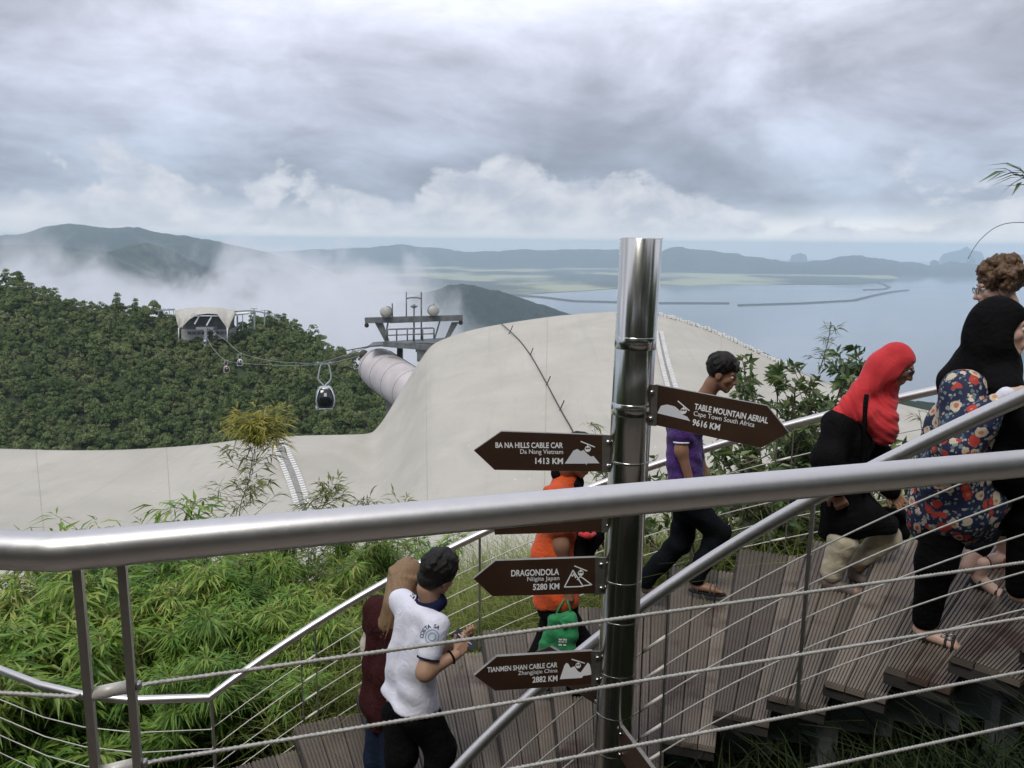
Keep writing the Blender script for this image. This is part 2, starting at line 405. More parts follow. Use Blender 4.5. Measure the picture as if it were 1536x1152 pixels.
def crown_mesh(seed, nclump=15, per=36, flat=1.0):
    r = np.random.default_rng(seed); C = []; Nn = []
    for k in range(nclump):
        a = r.uniform(0, 2 * math.pi); h = r.uniform(-.8, 1.0); rad = math.sqrt(max(0, 1 - (h * .95) ** 2)) * r.uniform(.5, .95)
        cc = np.array([math.cos(a) * rad * 3.3, math.sin(a) * rad * 3.3, 5.2 + h * 2.6 * flat]); cr = r.uniform(1.0, 1.75)
        d = r.normal(size=(per, 3)); d[:, 2] = np.abs(d[:, 2]) * .9 - .25; d /= np.linalg.norm(d, axis=1, keepdims=True)
        C.append(cc + d * cr * r.uniform(.75, 1.08, (per, 1)) * np.array([1.0, 1.0, .95])); Nn.append(d + r.normal(size=(per, 3)) * .45 + np.array([0, 0, .25]))
    C = np.concatenate(C); Nn = np.concatenate(Nn); Nn /= np.linalg.norm(Nn, axis=1, keepdims=True)
    return quads(C, Nn, r.uniform(.28, .62, len(C)), r)
crowns = [crown_mesh(100 + k, 16 + k % 4, 42, (.8, 1.0, 1.3, .9, 1.1, 1.5)[k]) for k in range(6)]
crown_me = [npmesh('crown', *c) for c in crowns]
for m_ in crown_me: m_.materials.append(M_tree)
tk = MB().tube([(0, 0, -3), (.1, 0, 1.5), (0, .1, 4), (.2, .1, 6)], [.35, .28, .2, .1], 6, False)
tk.tube([(0, .05, 3.2), (1.2, .3, 5)], [.14, .05], 5, False).tube([(.05, .05, 3.6), (-1.0, -.6, 5.4)], [.13, .05], 5, False)
trunk_me = tk.mesh('trunk'); trunk_me.materials.append(M_bark)
# scatter by area over the face
tri = []
A = []
nr_, nc_ = HV.shape[:2]
e1 = HV[1:, :-1] - HV[:-1, :-1]; e2 = HV[:-1, 1:] - HV[:-1, :-1]; area = np.linalg.norm(np.cross(e1, e2), axis=2)
prob = area.ravel() / area.sum(); NT_ = int(area.sum() / 17.)
idx = rng.choice(len(prob), NT_, p=prob); ii, jj = np.unravel_index(idx, area.shape)
fu = rng.uniform(0, 1, NT_)[:, None]; fv = rng.uniform(0, 1, NT_)[:, None]
TP = HV[ii, jj] + e1[ii, jj] * fu + e2[ii, jj] * fv
# the ridge line gets its own row so that the outline is made of crowns
for u in np.arange(-120, 600, 7.0):
    if 262 < u < 352: continue
    TP = np.vstack([TP, hill_pt(u + rng.uniform(-3, 3), rng.uniform(0, .03))])
keep = []
cell = {}
for k in rng.permutation(len(TP)):
    p = TP[k]; c = (int(p[0] // 3.6), int(p[1] // 3.6), int(p[2] // 3.6)); ok = True
    for a in (-1, 0, 1):
        for b in (-1, 0, 1):
            for d in (-1, 0, 1):
                for q_ in cell.get((c[0] + a, c[1] + b, c[2] + d), ()):
                    if np.linalg.norm(TP[q_] - p) < 3.6: ok = False
    if ok: cell.setdefault(c, []).append(k); keep.append(k)
TP = TP[keep]
def pix(p):
    f = p[1] * _cp - p[2] * _sp; up = p[1] * _sp + p[2] * _cp; a = p[0] / f; b = up / f
    a, b = a * _cr + b * _sr, -a * _sr + b * _cr
    return 768 + FPX * a, 576 - FPX * b
PX = np.array([pix(p) for p in TP])
# a clearing in front of the middle station
clr = (np.abs(PX[:, 0] - 312) < 46) & (PX[:, 1] < 502)
TP = TP[~clr]; PX = PX[~clr]
inview = (PX[:, 0] > 4) & (PX[:, 0] < 590) & (PX[:, 1] < 648)
order = np.argsort(np.where(inview, TP[:, 1], 1e9))
nsing = 300
def tree_scale(p):
    s = .52 + .85 * rng.beta(1.5, 2.3)
    if rng.random() < .08: s *= 1.3
    return s
stuffV = []; stuffF = []; so = 0
for rank, k in enumerate(order):
    p = TP[k]; s = tree_scale(p); a = rng.uniform(0, 6.28); v = rng.integers(0, 6)
    sz = s * rng.uniform(.85, 1.2)
    if rank < nsing and inview[k]:
        t_ = empty('forest_tree', tuple(p)); t_.rotation_euler.z = a; t_.scale = (s, s, sz)
        tag(t_, 'broadleaf forest tree among the others on the steep green slope across the valley', 'tree', 'trees on the forested slope')
        link('trunk', trunk_me, None, t_); link('crown', crown_me[v], None, t_)
    else:
        Vc, Fc = crowns[v]; c_, s_ = math.cos(a) * s, math.sin(a) * s
        W = np.stack([Vc[:, 0] * c_ - Vc[:, 1] * s_ + p[0], Vc[:, 0] * s_ + Vc[:, 1] * c_ + p[1], Vc[:, 2] * sz + p[2]], 1)
        stuffV.append(W); stuffF.append(Fc + so); so += len(W)
wood = link('forest', npmesh('forest', np.concatenate(stuffV), np.concatenate(stuffF)), M_tree)
tag(wood, 'dense green forest covering the rest of the steep slope', 'forest', None, 'stuff')
# a few tall pale trees standing over the canopy
for (u, v, s) in [(178, 472, 1.55), (205, 474, 1.25), (405, 492, 1.2)]:
    p = py(u, v, 590 if u < 400 else 580); t_ = empty('forest_tree', tuple(p)); t_.scale = (s * .8, s * .8, s)
    tag(t_, 'taller tree rising above the ridge line of the forested slope', 'tree', 'tall ridge trees')
    link('trunk', trunk_me, None, t_); link('crown', crown_me[5], None, t_)

# ------------------------------------------------------------------ middle station on the ridge
M_mem = mat('pale_membrane', (.40, .385, .34), (.48, .465, .41), .4, .55)
M_sdark = mat('dark_station_interior', (.07, .075, .075), (.13, .135, .135), .3, .8)  # shade of the open hall, lifted for haze, put into the colour
M_conc = mat('pale_concrete', (.28, .28, .26), (.38, .37, .34), .5, .85)
M_gal = mat('galvanised_steel', (.30, .32, .33), (.42, .44, .45), 2., .5, .6)
M_white = mat('white_paint', (.72, .73, .73), (.8, .8, .8), 2., .45)
DS = 570.
B0 = py(310, 500, DS)
st = empty('mountain_station', tuple(B0))
tag(st, 'tent-roofed cable car middle station on the ridge of the forested slope', 'station')
def SP(u, v, dY=0): return rebase(py(u, v, DS + dY), st)
def membrane(name, rows, m, par, th=.25):
    R = len(rows); Cn = len(rows[0]); V = np.array(rows, float).reshape(-1, 3); Fq = grid_faces(R, Cn)
    V2 = V - np.array([0, 0, th]); n = len(V); Fa = [tuple(f) for f in Fq] + [tuple(int(i) + n for i in reversed(f)) for f in Fq]
    rim = [i for i in range(Cn)] + [r * Cn + Cn - 1 for r in range(1, R)] + [(R - 1) * Cn + i for i in reversed(range(Cn - 1))] + [r * Cn for r in reversed(range(1, R - 1))]
    Fa += [(rim[i], rim[i] + n, rim[(i + 1) % len(rim)] + n, rim[(i + 1) % len(rim)]) for i in range(len(rim))]
    return MB().add(np.vstack([V, V2]), [tuple(int(x) for x in f) for f in Fa], True).build(name, m, par)
# front edge of the tent: two drooping points and a raised arch between them
fu_ = [262, 268, 275, 284, 295, 312, 326, 332, 338, 341, 347, 352]
fv_ = [468, 492, 489, 480, 472, 470.5, 471, 482, 490, 505, 490, 480]
fv_ = [469, 493, 488, 479, 472, 470, 471, 480, 488, 497, 482, 472]
ridge_v = [466, 464, 463, 462, 461, 460.5, 461, 462, 463, 464, 464, 466]
rows = [[SP(u, v, -16) for u, v in zip(fu_, fv_)], [SP(u, (v + r * 2) / 3, -9) for u, v, r in zip(fu_, fv_, ridge_v)], [SP(u, r, 0) for u, r in zip(fu_, ridge_v)], [SP(u, r + 1.5, 12) for u, r in zip(fu_, ridge_v)], [SP(u, r + 12, 22) for u, r in zip(fu_, ridge_v)]]
membrane('roof', rows, M_mem, st)
for du in (268, 341): MB().tube([SP(du, 492, -16), SP(du, 512, -16)], .35, 6).build('post', M_white, st)
MB().prism([SP(272, 494, -4), SP(346, 494, -4), SP(346, 508, -4), SP(272, 512, -4)], (0, 12, 0)).build('wall', M_conc, st)
MB().prism([SP(274, 476, -3), SP(345, 476, -3), SP(345, 494, -3), SP(274, 494, -3)], (0, 9, 0)).build('hall_shade_block', M_sdark, st)  # solid block whose dark colour stands for the shade under the roof
for a, b in ((300, 472), (318, 474)): MB().bar(SP(a - 8, b + 14, -14), SP(a, b, -14), 1.0, .8).build('strut', M_white, st)
for k in range(9): MB().box(SP(284 + k * 7, 499.5, -4.6), 2.3, .3, 2.0).build('window', M_sdark, st)
MB().box(SP(310, 492, -12), 12, 8, 1.6).build('platform', M_gal, st)
pl = MB(); pl.bar(SP(309, 492, -18), SP(308.5, 520, -18), 1.7, 1.7)
for v in (496, 503, 510): pl.bar(SP(305, v, -18.9), SP(313, v, -18.9), .4, .4)
pl.build('pylon', M_gal, st)
# gantries on each side of the tent
g1 = MB(); g1.bar(SP(234, 466, 4), SP(262, 464.5, 4), .8, .9)
for u in (238, 246, 254, 260): g1.bar(SP(u, 465, 4), SP(u, 472, 4), .35, .35); g1.bar(SP(u - 3, 463.5, 4), SP(u + 3, 463.5, 4), .5, .4)
g1.build('gantry', M_gal, st)
g2 = MB(); g2.bar(SP(344, 468, 2), SP(376, 466, 2), .9, 1.1); g2.bar(SP(376, 466, 2), SP(392, 468, 2), 1.0, 1.0); g2.bar(SP(392, 468, 2), SP(405, 472.5, 2), 1.0, 1.0); g2.bar(SP(405, 472.5, 2), SP(420, 480, 2), 1.0, 1.0)
for u, v in ((381, 463), (397, 465.5), (412, 471)): g2.bar(SP(u - 5, v, 2), SP(u + 5, v, 2), .45, .4); g2.bar(SP(u - 4, v + 3.5, 2), SP(u + 4, v + 3.5, 2), .45, .4); g2.bar(SP(u, v, 2), SP(u, v + 4, 2), .5, .5)
g2.build('gantry', M_gal, st)
MB().tube([SP(346, 473, 1), SP(352, 471.5, 1), SP(372, 469.5, 1), SP(375, 469.5, 1)], [.8, 1.1, .9, .3], 10).build('gondola_tube', M_white, st)
for u, v0, v1, wd in ((382, 468, 494, 1.1), (356, 474, 492, .9), (364, 470, 496, .4), (397, 470, 492, .8)): MB().bar(SP(u, v0, 3), SP(u, v1, 3), wd, wd).build('post', M_gal, st)

# ------------------------------------------------------------------ ropes and gondolas
ROPE = {
    'a': [(548, 531, 44), (520, 539, 60), (490, 545.5, 78), (474, 547, 100), (440, 548.5, 145), (416, 548, 180), (366, 545, 240), (338, 540, 290), (325, 529, 380), (315, 516, 470), (308.5, 500, 545)],
    'b': [(556, 520, 45.5), (530, 528, 60), (505, 537, 78), (474, 544.5, 110), (440, 544, 150), (406, 541, 195), (364, 531, 260), (350, 521, 330), (338, 510, 410), (322, 499, 500), (317, 492, 550)]}
M_rope = mat('steel_rope', (.35, .36, .34), None, 1, .45, .7)
def smoothpath(P, n=6):
    P = np.array(P, float); out_ = []
    for i in range(len(P) - 1):
        p0, p1, p2, p3 = P[max(i - 1, 0)], P[i], P[i + 1], P[min(i + 2, len(P) - 1)]
        for k in range(n):
            t = k / n; out_.append(.5 * ((2 * p1) + (p2 - p0) * t + (2 * p0 - 5 * p1 + 4 * p2 - p3) * t * t + (3 * p1 - p0 - 3 * p2 + p3) * t ** 3))
    out_.append(P[-1]); return out_
for key, lab in (('a', 'lower steel haul rope carrying the gondolas across the valley'), ('b', 'upper steel haul rope running from the roof tower to the ridge station')):
    P = smoothpath([py(*p) for p in ROPE[key]], 4); rr = [.02 + .00020 * np.linalg.norm(p) for p in P]
    o = MB().tube(P, rr, 6).build('haul_rope', M_rope, None, P[0]); o.location = P[0]; tag(o, lab, 'rope')
M_glass = mat('tinted_glass', (.012, .016, .018), None, 1, .12, 0, spec=.7)
M_silver = mat('silver_frame', (.50, .53, .55), (.58, .6, .62), 3., .35, .4)
M_blk = mat('black_plastic', (.02, .02, .022), None, 1, .5)
def gondola(u, v, Y, s, label, shell, rot, hang_u, hang_v):
    """v, u = centre of the cabin"""
    c = py(u, v, Y); root = empty('gondola', tuple(c)); root.rotation_euler.z = rot; root.scale = (s, s, s)
    tag(root, label, 'gondola')
    prof = [(-.62, -.95), (-.84, -.72), (-.98, -.1), (-.92, .35), (-.70, .92), (-.45, 1.12)]
    def ring(k, z): return [(k, -k * .95, z), (k, k * .95, z), (-k, k * .95, z), (-k, -k * .95, z)]
    m = MB(); n = 16; V = []
    for hw, z in prof:
        hw = -hw
        for i in range(n):
            a = 2 * math.pi * i / n; ca, sa = math.cos(a), math.sin(a); e = .55
            V.append((hw * math.copysign(abs(ca) ** e, ca), hw * math.copysign(abs(sa) ** e, sa) * 1.05, z))
    R = len(prof)
    m.add(V, [(r * n + i, r * n + (i + 1) % n, (r + 1) * n + (i + 1) % n, (r + 1) * n + i) for r in range(R - 1) for i in range(n)] + [tuple(reversed(range(n))), tuple((R - 1) * n + i for i in range(n))], True)
    m.build('cabin', M_glass, root)
    # ribs up the corners, roof cap and sill
    for sx in (-1, 1):
        for sy in (-1, 1):
            MB().tube([(sx * .60, sy * .62, -.98), (sx * .80, sy * .84, -.70), (sx * .91, sy * .96, -.1), (sx * .85, sy * .90, .35), (sx * .64, sy * .68, .95), (sx * .36, sy * .4, 1.16)], .06, 6).build('rib', shell, root)
    cap = MB(); cap.ball((0, 0, 1.02), (.62, .66, .22), 12, 6); cap.build('roof', shell, root)
    sill = MB(); sill.tube([(-.66, -.70, -.98), (.66, -.70, -.98), (.66, .70, -.98), (-.66, .70, -.98), (-.66, -.70, -.98)], .07, 6); sill.build('sill', shell, root)
    MB().box((-.82, -.3, -.95), .34, .7, .22).build('step', shell, root)
    bnd = MB(); bnd.box((0, -1.0, .52), .26, .06, .34); bnd.build('number_plate', M_white, root)
    g_ = np.array(py(hang_u, hang_v, Y)) - c; g_ = g_ / s
    gl = Matrix.Rotation(-rot, 3, 'Z') @ Vector(g_)
    h = MB(); h.tube(smoothpath([(0, 0, 1.15), (.12, 0, 1.4), (.5, 0, 1.75), (.62, 0, 2.3), (.42, 0, gl.z - .1), (.05, 0, gl.z)], 3), .075, 6); h.build('hanger', M_silver, root)
    h = MB(); h.tube(smoothpath([(0, 0, 1.15), (-.25, 0, 1.45), (-.62, 0, 1.9), (-.60, 0, 2.4), (-.35, 0, gl.z - .1), (-.05, 0, gl.z)], 3), .075, 6); h.build('hanger', M_silver, root)
    k = MB(); k.bar((-.75, 0, gl.z + .05), (.75, 0, gl.z + .05), .12, .12); k.ball((-.6, 0, gl.z + .12), .13, 8, 5); k.ball((.6, 0, gl.z + .12), .13, 8, 5); k.build('grip', M_gal, root)
    return root
gondola(488, 597, 78, .98, 'large black and silver gondola hanging on the rope closest to the roof tower', M_silver, R_(14), 486, 546)
M_orange_g = mat('pale_orange_shell', (.62, .42, .32), (.7, .55, .42), 2, .5)
gondola(339.5, 554, 285, 1.0, 'small orange-edged gondola with pale base on the lower rope', M_orange_g, R_(30), 336, 541)
gondola(360, 544, 262, .92, 'small white-framed gondola on the upper rope beside the orange-edged one', M_white, R_(10), 361.5, 531)
gondola(307.5, 513.5, 480, 1.0, 'tiny pale gondola at the foot of the ridge station pylon', M_white, R_(0), 309, 503)
gondola(322, 503.5, 505, .95, 'tiny grey gondola just leaving the ridge station hall', M_silver, R_(20), 321.5, 496)
# ------------------------------------------------------------------ roof of the top station
def roof_mat():
    m, t, p, o = newmat('weathered_roof_membrane')
    g = t.node('ShaderNodeNewGeometry').outputs['Position']
    a = t.smooth(t.noise(t.scalev(g, (.35, .35, .9)), 1., 6, .6, .6), .3, .75)
    c = t.mix(a, (.40, .382, .328), (.475, .456, .398))
    streak = t.smooth(t.noise(t.scalev(g, (1.6, .22, .4)), 1., 5, .65, .8), .55, .8)
    c = t.mix(t.math('MULTIPLY', streak, .35), c, (.33, .31, .26))
    spots = t.smooth(t.noise(g, 2.6, 8, .75), .66, .76)
    c = t.mix(t.math('MULTIPLY', spots, .35), c, (.56, .545, .50))
    dirt = t.smooth(t.noise(g, .9, 3, .5), .60, .80)
    c = t.mix(t.math('MULTIPLY', dirt, .25), c, (.31, .30, .25))
    run = t.smooth(t.noise(t.scalev(g, (2.2, .10, .5)), 1., 7, .7, 1.2), .50, .78)
    c = t.mix(t.math('MULTIPLY', run, .30), c, (.29, .275, .225))
    bird = t.smooth(t.noise(g, 5.5, 2, .4), .735, .75)
    c = t.mix(t.math('MULTIPLY', bird, .55), c, (.60, .585, .54))
    t.l.new(c, p.inputs['Base Color']); p.inputs['Roughness'].default_value = .62
    b = t.node('ShaderNodeBump'); b.inputs['Strength'].default_value = .25; b.inputs['Distance'].default_value = .03
    t.l.new(t.noise(t.scalev(g, (.8, .8, .8)), 1., 6, .6), b.inputs['Height']); t.l.new(b.outputs[0], p.inputs['Normal'])
    return m
M_roof = roof_mat()
RIM = [(-420, 664, 27), (-250, 668, 27), (-100, 671, 27), (0, 673, 27), (100, 675.5, 27), (200, 674, 27.5), (300, 667, 28), (370, 658.5, 28.5), (420, 655, 29), (470, 653, 30), (520, 652, 31), (553, 650, 32), (566, 641, 32.7), (580, 622, 33.5), (600, 589, 35), (625, 549, 36), (645, 521, 36.8), (665, 509, 37.2), (700, 497, 37.5), (750, 486.5, 38), (830, 474.5, 38), (900, 468.5, 38), (940, 467.5, 38), (970, 470, 38), (1000, 476, 37.5), (1060, 495, 36.5), (1110, 517, 35.5), (1180, 550, 34.5), (1260, 582, 33), (1350, 606, 32), (1450, 627, 31), (1600, 650, 30), (1850, 690, 30)]
rimc = np.array(smoothpath(RIM, 14))
ru = np.unique(np.concatenate([np.linspace(-420, 1850, 140), np.linspace(540, 740, 90)])); NCR = len(ru)
rv = np.interp(ru, rimc[:, 0], rimc[:, 1]); rd = np.interp(ru, rimc[:, 0], rimc[:, 2])
back_ = np.array([py(a, b, d) for a, b, d in zip(ru, rv, rd)])
DF = 13.0
zf = np.interp(ru, [-420, 300, 600, 900, 1300, 1850], [-6.5, -6.35, -6.0, -5.6, -5.4, -5.4])
hx = np.clip((ru - 470) / 330, 0, 1); hump = hx * hx * (3 - 2 * hx) * (1 - .8 * np.clip((ru - 1000) / 500, 0, 1) ** 2)
def roof_pt(j, s):
    """column j, s 0 front .. 1 rim .. >1 rolled over behind"""
    b = back_[j]
    if s <= 1:
        Y = DF + (b[1] - DF) * s; X = b[0] * Y / b[1]
        gs = .45 * s + .55 * s * s * (3 - 2 * s); gflat = s
        gg = gs * hump[j] + gflat * (1 - hump[j])
        z = zf[j] + (b[2] - zf[j]) * gg - (1 - hump[j]) * .55 * math.sin(math.pi * s) - hump[j] * .25 * math.sin(math.pi * s)
        return np.array([X, Y, z])
    e = s - 1
    return np.array([b[0] * (1 + e * .12), b[1] * (1 + e * .12), b[2] - e * 2.2 - e * e * 1.5])
S = np.concatenate([np.linspace(0, 1, 60), [1.06, 1.15, 1.3, 1.5, 1.8]])
V = np.array([[roof_pt(j, s) for j in range(NCR)] for s in S])
roof = empty('station_roof', (0, 26, -9)); tag(roof, 'huge cream membrane roof swelling into a dome below the stairs', 'roof')
RV = V
link('membrane', npmesh('membrane', rebase(V.reshape(-1, 3), roof), grid_faces(len(S), NCR), True), M_roof, roof)
def on_roof(u, v, lift=.02):
    """point of the roof seen at (u, v)"""
    j = int(np.argmin(abs(ru - u))); lo_, hi_ = 0.0, 1.0
    for _ in range(40):
        mid = (lo_ + hi_) / 2; p = roof_pt(j, mid)
        if pix(p)[1] > v: lo_ = mid
        else: hi_ = mid
    p = roof_pt(j, (lo_ + hi_) / 2); q_ = py(u, v, p[1]); return np.array([q_[0], q_[1], q_[2] + lift])
M_plate = mat('white_clamp_plate', (.62, .62, .60), (.75, .75, .73), 4, .5)
M_strip = mat('grey_seam_cover', (.20, .195, .18), (.33, .32, .29), 9, .6)
M_cable_d = mat('dark_cable', (.05, .045, .04), None, 1, .7)
def seam(path_a, path_b, npl, name='seam'):
    """laced seam: cover strip with two rows of clamp plates"""
    A_ = smoothpath([on_roof(u, v, .03) for u, v in path_a], 8); B_ = smoothpath([on_roof(u, v, .03) for u, v in path_b], 8)
    n = min(len(A_), len(B_)); m = MB(); Vv = []
    for i in range(n): Vv += [A_[i], B_[i]]
    m.add(Vv, [(2 * i, 2 * i + 1, 2 * i + 3, 2 * i + 2) for i in range(n - 1)], True)
    o = m.build('seam_cover', M_strip, roof, roof.location)
    pm = MB()
    for L_ in (A_, B_):
        L_ = np.array(L_); seg = np.concatenate([[0], np.cumsum(np.linalg.norm(np.diff(L_, axis=0), axis=1))])
        for k in range(npl):
            d = (k + .5) / npl * seg[-1]; p = np.array([np.interp(d, seg, L_[:, c]) for c in range(3)]); p2 = np.array([np.interp(d + .05, seg, L_[:, c]) for c in range(3)])
            t_ = p2 - p
            if np.linalg.norm(t_) < 1e-6: continue
            t_ /= np.linalg.norm(t_); nn = np.array([0, -.3, .95]); sd_ = np.cross(t_, nn); sd_ /= np.linalg.norm(sd_); nn = np.cross(sd_, t_)
            pm.box(p + nn * .04, seg[-1] / npl * .55, .15, .06, (t_, sd_, nn))
    q_ = pm.build('clamp_plates', M_plate, o, roof.location); tag(q_, kind='stuff')
    return o
seam([(408, 664), (420, 690), (432, 720), (444, 755), (456, 800), (466, 850), (474, 900)], [(422, 662), (437, 690), (450, 720), (461, 755), (472, 800), (481, 850), (488, 900)], 64)
seam([(984, 500), (987, 520), (992, 545), (998, 570), (1006, 600), (1016, 640)], [(992, 500), (996, 520), (1002, 545), (1009, 570), (1018, 600), (1028, 640)], 60)
# laced rim on the far side of the dome
rim = MB()
for u in np.arange(985, 1185, 4.0):
    p = np.array(py(u, np.interp(u, ru, rv) - .5, np.interp(u, ru, rd))); rim.box(p + rng.normal(size=3) * .02 + (0, 0, .05), .09, .2, .11 + rng.uniform(0, .07))
tag(rim.build('rim_plates', M_plate, roof, roof.location), kind='stuff')
rr_ = MB().tube([py(u, np.interp(u, ru, rv) + .6, np.interp(u, ru, rd)) for u in np.arange(960, 1260, 10)], .07, 6); rr_.build('rim_cable', M_strip, roof, roof.location)
cp_ = [(751, 487), (765, 499), (780, 514), (795, 534), (808, 556), (820, 578), (832, 601), (845, 625), (858, 648), (872, 680)]
rod = MB().tube(smoothpath([on_roof(u, v, .07) for u, v in cp_], 4), .022, 6)
for u, v in ((765, 499), (795, 534), (820, 578), (840, 616)): p = on_roof(u, v, .02); rod.tube([p, p + np.array([.12, 0, .3])], .02, 5); rod.tube([p, p + np.array([-.1, -.1, -.12])], .02, 5)
rod.build('lightning_cable', M_cable_d, roof, roof.location)
# welded seams of the membrane panels
M_weld = mat('membrane_weld', (.36, .34, .285), (.43, .41, .35), 3, .6)
def weld(P): MB().tube(P, .009, 5, False).build('weld_seam', M_weld, roof, roof.location)
for u in (60, 255, 640, 815, 1080, 1290):
    j = int(np.argmin(abs(ru - u))); weld([roof_pt(j, s_) + (0, 0, .004) for s_ in np.linspace(.02, .995, 60)])
for j in (30, 70, 130, 175):                     # masts that carry the membrane
    p = roof_pt(min(j, NCR - 1), .5); MB().tube([p + (0, 0, -.15), p + (0, 0, -18)], .25, 10).build('mast', M_gal, roof, roof.location)

# ------------------------------------------------------------------ launching tube and rope tower beside the dome
M_tube = mat('stained_pink_white_shell', (.44, .41, .41), (.54, .51, .51), .8, .5, bump=.1, bscale=8)
M_gal2 = mat('weathered_tower_steel', (.10, .115, .12), (.19, .205, .21), 2.5, .6, .3)
tb = empty('launching_tube', tuple(py(590, 600, 40))); tag(tb, 'stained pinkish white tube sticking out beside the dome', 'tube')
a0 = py(563, 549, 44.5); a1 = py(655, 612, 38.0)
ax = np.array(a1 - a0); ax /= np.linalg.norm(ax)
rt = 1.06
prof = [(-.0, .80), (.05, .95), (.22, 1.03), (.5, 1.06)] + [(.5 + k * .8, 1.08) for k in range(1, 9)]
MB().tube([a0 + ax * d for d, r in prof], [r * rt for d, r in prof], 36).build('shell', M_tube, tb, tb.location)
sm_ = MB()
xs = np.cross(ax, (0, 0, 1)); xs /= np.linalg.norm(xs); ys = np.cross(xs, ax)
for d in (.55, 2.0, 3.5, 5.0): sm_.tube([a0 + ax * d + rt * 1.085 * (xs * math.cos(t_) + ys * math.sin(t_)) for t_ in np.linspace(0, 2 * math.pi, 30)], .014, 4, False)
sm_.build('seam', M_strip, tb, tb.location)
sm_ = MB(); 
for t_ in (3.6,): sm_.tube([a0 + ax * d + rt * 1.09 * (xs * math.cos(t_) + ys * math.sin(t_)) for d in np.linspace(.4, 6.4, 8)], .05, 5, False)
for t_ in (2.2, 3.6):
    sm_.tube([a0 + ax * d + rt * 1.09 * (xs * math.cos(t_) + ys * math.sin(t_)) for d in np.linspace(.4, 6.4, 8)], .025, 5, False)
sm_.build('side_rail', M_cable_d, tb, tb.location)
for d in (2, 5): MB().bar(a0 + ax * d - (0, 0, .9), a0 + ax * d - (0, 0, 12), .4, .4).build('support', M_gal, tb, tb.location)

TW = 43.0
tw = empty('rope_tower', tuple(py(620, 530, TW))); tag(tw, 'grey steel rope tower top with crossbeam and two round dishes', 'tower')
def T(u, v, d=0): return py(u, v, TW + d)
def tbar(name, segs, wd, th, mm=None, par=None):
    m = MB()
    for a, b in segs: m.bar(a, b, wd, th)
    return m.build(name, mm or M_gal2, par or tw, tw.location)
tbar('crossbeam', [(T(548, 480.5), T(694, 476.5))], .32, .30)
tbar('crossbeam', [(T(585, 482, 1.6), T(690, 478, 1.6))], .2, .2)
for s_, (u0, u1) in enumerate(((566, 580), (681, 668))):
    m = MB(); m.prism([T(u0 - 4, 484), T(u0 + 7, 483.5), T(u1 + 3, 512), T(u1 - 3, 512)], (0, .28, 0)); m.build('leg', M_gal2, tw, tw.location)
tbar('brace', [(T(582, 484), T(577, 510)), (T(660, 481), T(652, 508))], .08, .08)
for u, v in ((550, 481), (691, 477)):
    m = MB(); m.tube([T(u, v), T(u, v + 8)], .05, 6); m.ball(T(u, v + 7), .13, 8, 5); m.build('hook', M_cable_d, tw, tw.location)
pf = MB(); pf.bar(T(556, 517, .3), T(670, 510, .3), 1.6, .09); pf.bar(T(575, 516, -1), T(650, 522, -1.6), .16, .28); pf.build('platform', M_gal2, tw, tw.location)
hr = MB()
for dy in (-.6,):
    hr.tube([T(581, 511, dy), T(581, 495, dy), T(583, 494, dy), T(649, 492, dy), T(651, 493, dy), T(651, 508, dy)], .045, 6)
    hr.tube([T(581, 503, dy), T(651, 500.5, dy)], .035, 6)
    for u in (595, 611, 620, 634): hr.tube([T(u, 494, dy), T(u, 511, dy)], .04, 6)
hr.build('guard_rail', M_gal2, tw, tw.location)
for u, v0, v1, r in ((609.5, 438, 476, .035), (632, 438, 510, .045), (621, 460, 512, .05), (588.5, 455, 478, .04), (651, 455, 474, .03)):
    MB().tube([T(u, v0), T(u, v1)], r, 6).build('mast', M_gal2, tw, tw.location)
MB().tube([T(609.5, 448), T(615, 446.5), T(626, 446.5), T(632, 448)], .04, 6).build('antenna_bar', M_gal2, tw, tw.location)
m = MB(); m.tube([T(616, 459), T(621, 462), T(626, 459)], .05, 6); m.ball(T(621, 459), .1, 8, 5); m.build('anemometer', M_gal2, tw, tw.location)
M_dish = mat('pale_dish', (.30, .30, .27), (.45, .45, .41), 3, .5)
for u, v, nm in ((580, 468, 0), (650, 466, 1)):
    c = T(u, v, -.2); m = MB()
    dirv = np.array([-.35 if nm == 0 else .25, -.94, 0.]); dirv /= np.linalg.norm(dirv)
    m.tube([c - dirv * .30, c - dirv * .22, c, c + dirv * .22, c + dirv * .30, c + dirv * .34], [.05, .22, .29, .29, .24, .05], 18)
    o = m.build('dish', M_dish, tw, tw.location); MB().tube([c - dirv * .34, c - dirv * .1], [.1, .31], 14).build('shroud', M_gal2, o, tw.location)
    MB().bar(c, c + np.array([.05, .1, -.45]), .07, .07).build('bracket', M_gal2, o, tw.location)
mb_ = MB(); mb_.box(T(634, 531, -1.2), .55, .5, .75); mb_.box(T(640, 520, -.8), 1.1, .7, .5); mb_.build('machine_box', M_gal2, tw, tw.location)
for u in (600, 655): MB().bar(T(u, 514, 1), T(u, 900, 1), .3, .3).build('post', M_gal2, tw, tw.location)
m = MB(); m.tube([T(505, 528.5, 12), T(555, 519.5, .5)], .035, 6); m.tube([T(495, 542, 20), T(544, 531, 1)], .035, 6); m.ball(T(546, 532, 1), .28, 8, 6); m.build('rope_guide', M_cable_d, tw, tw.location)

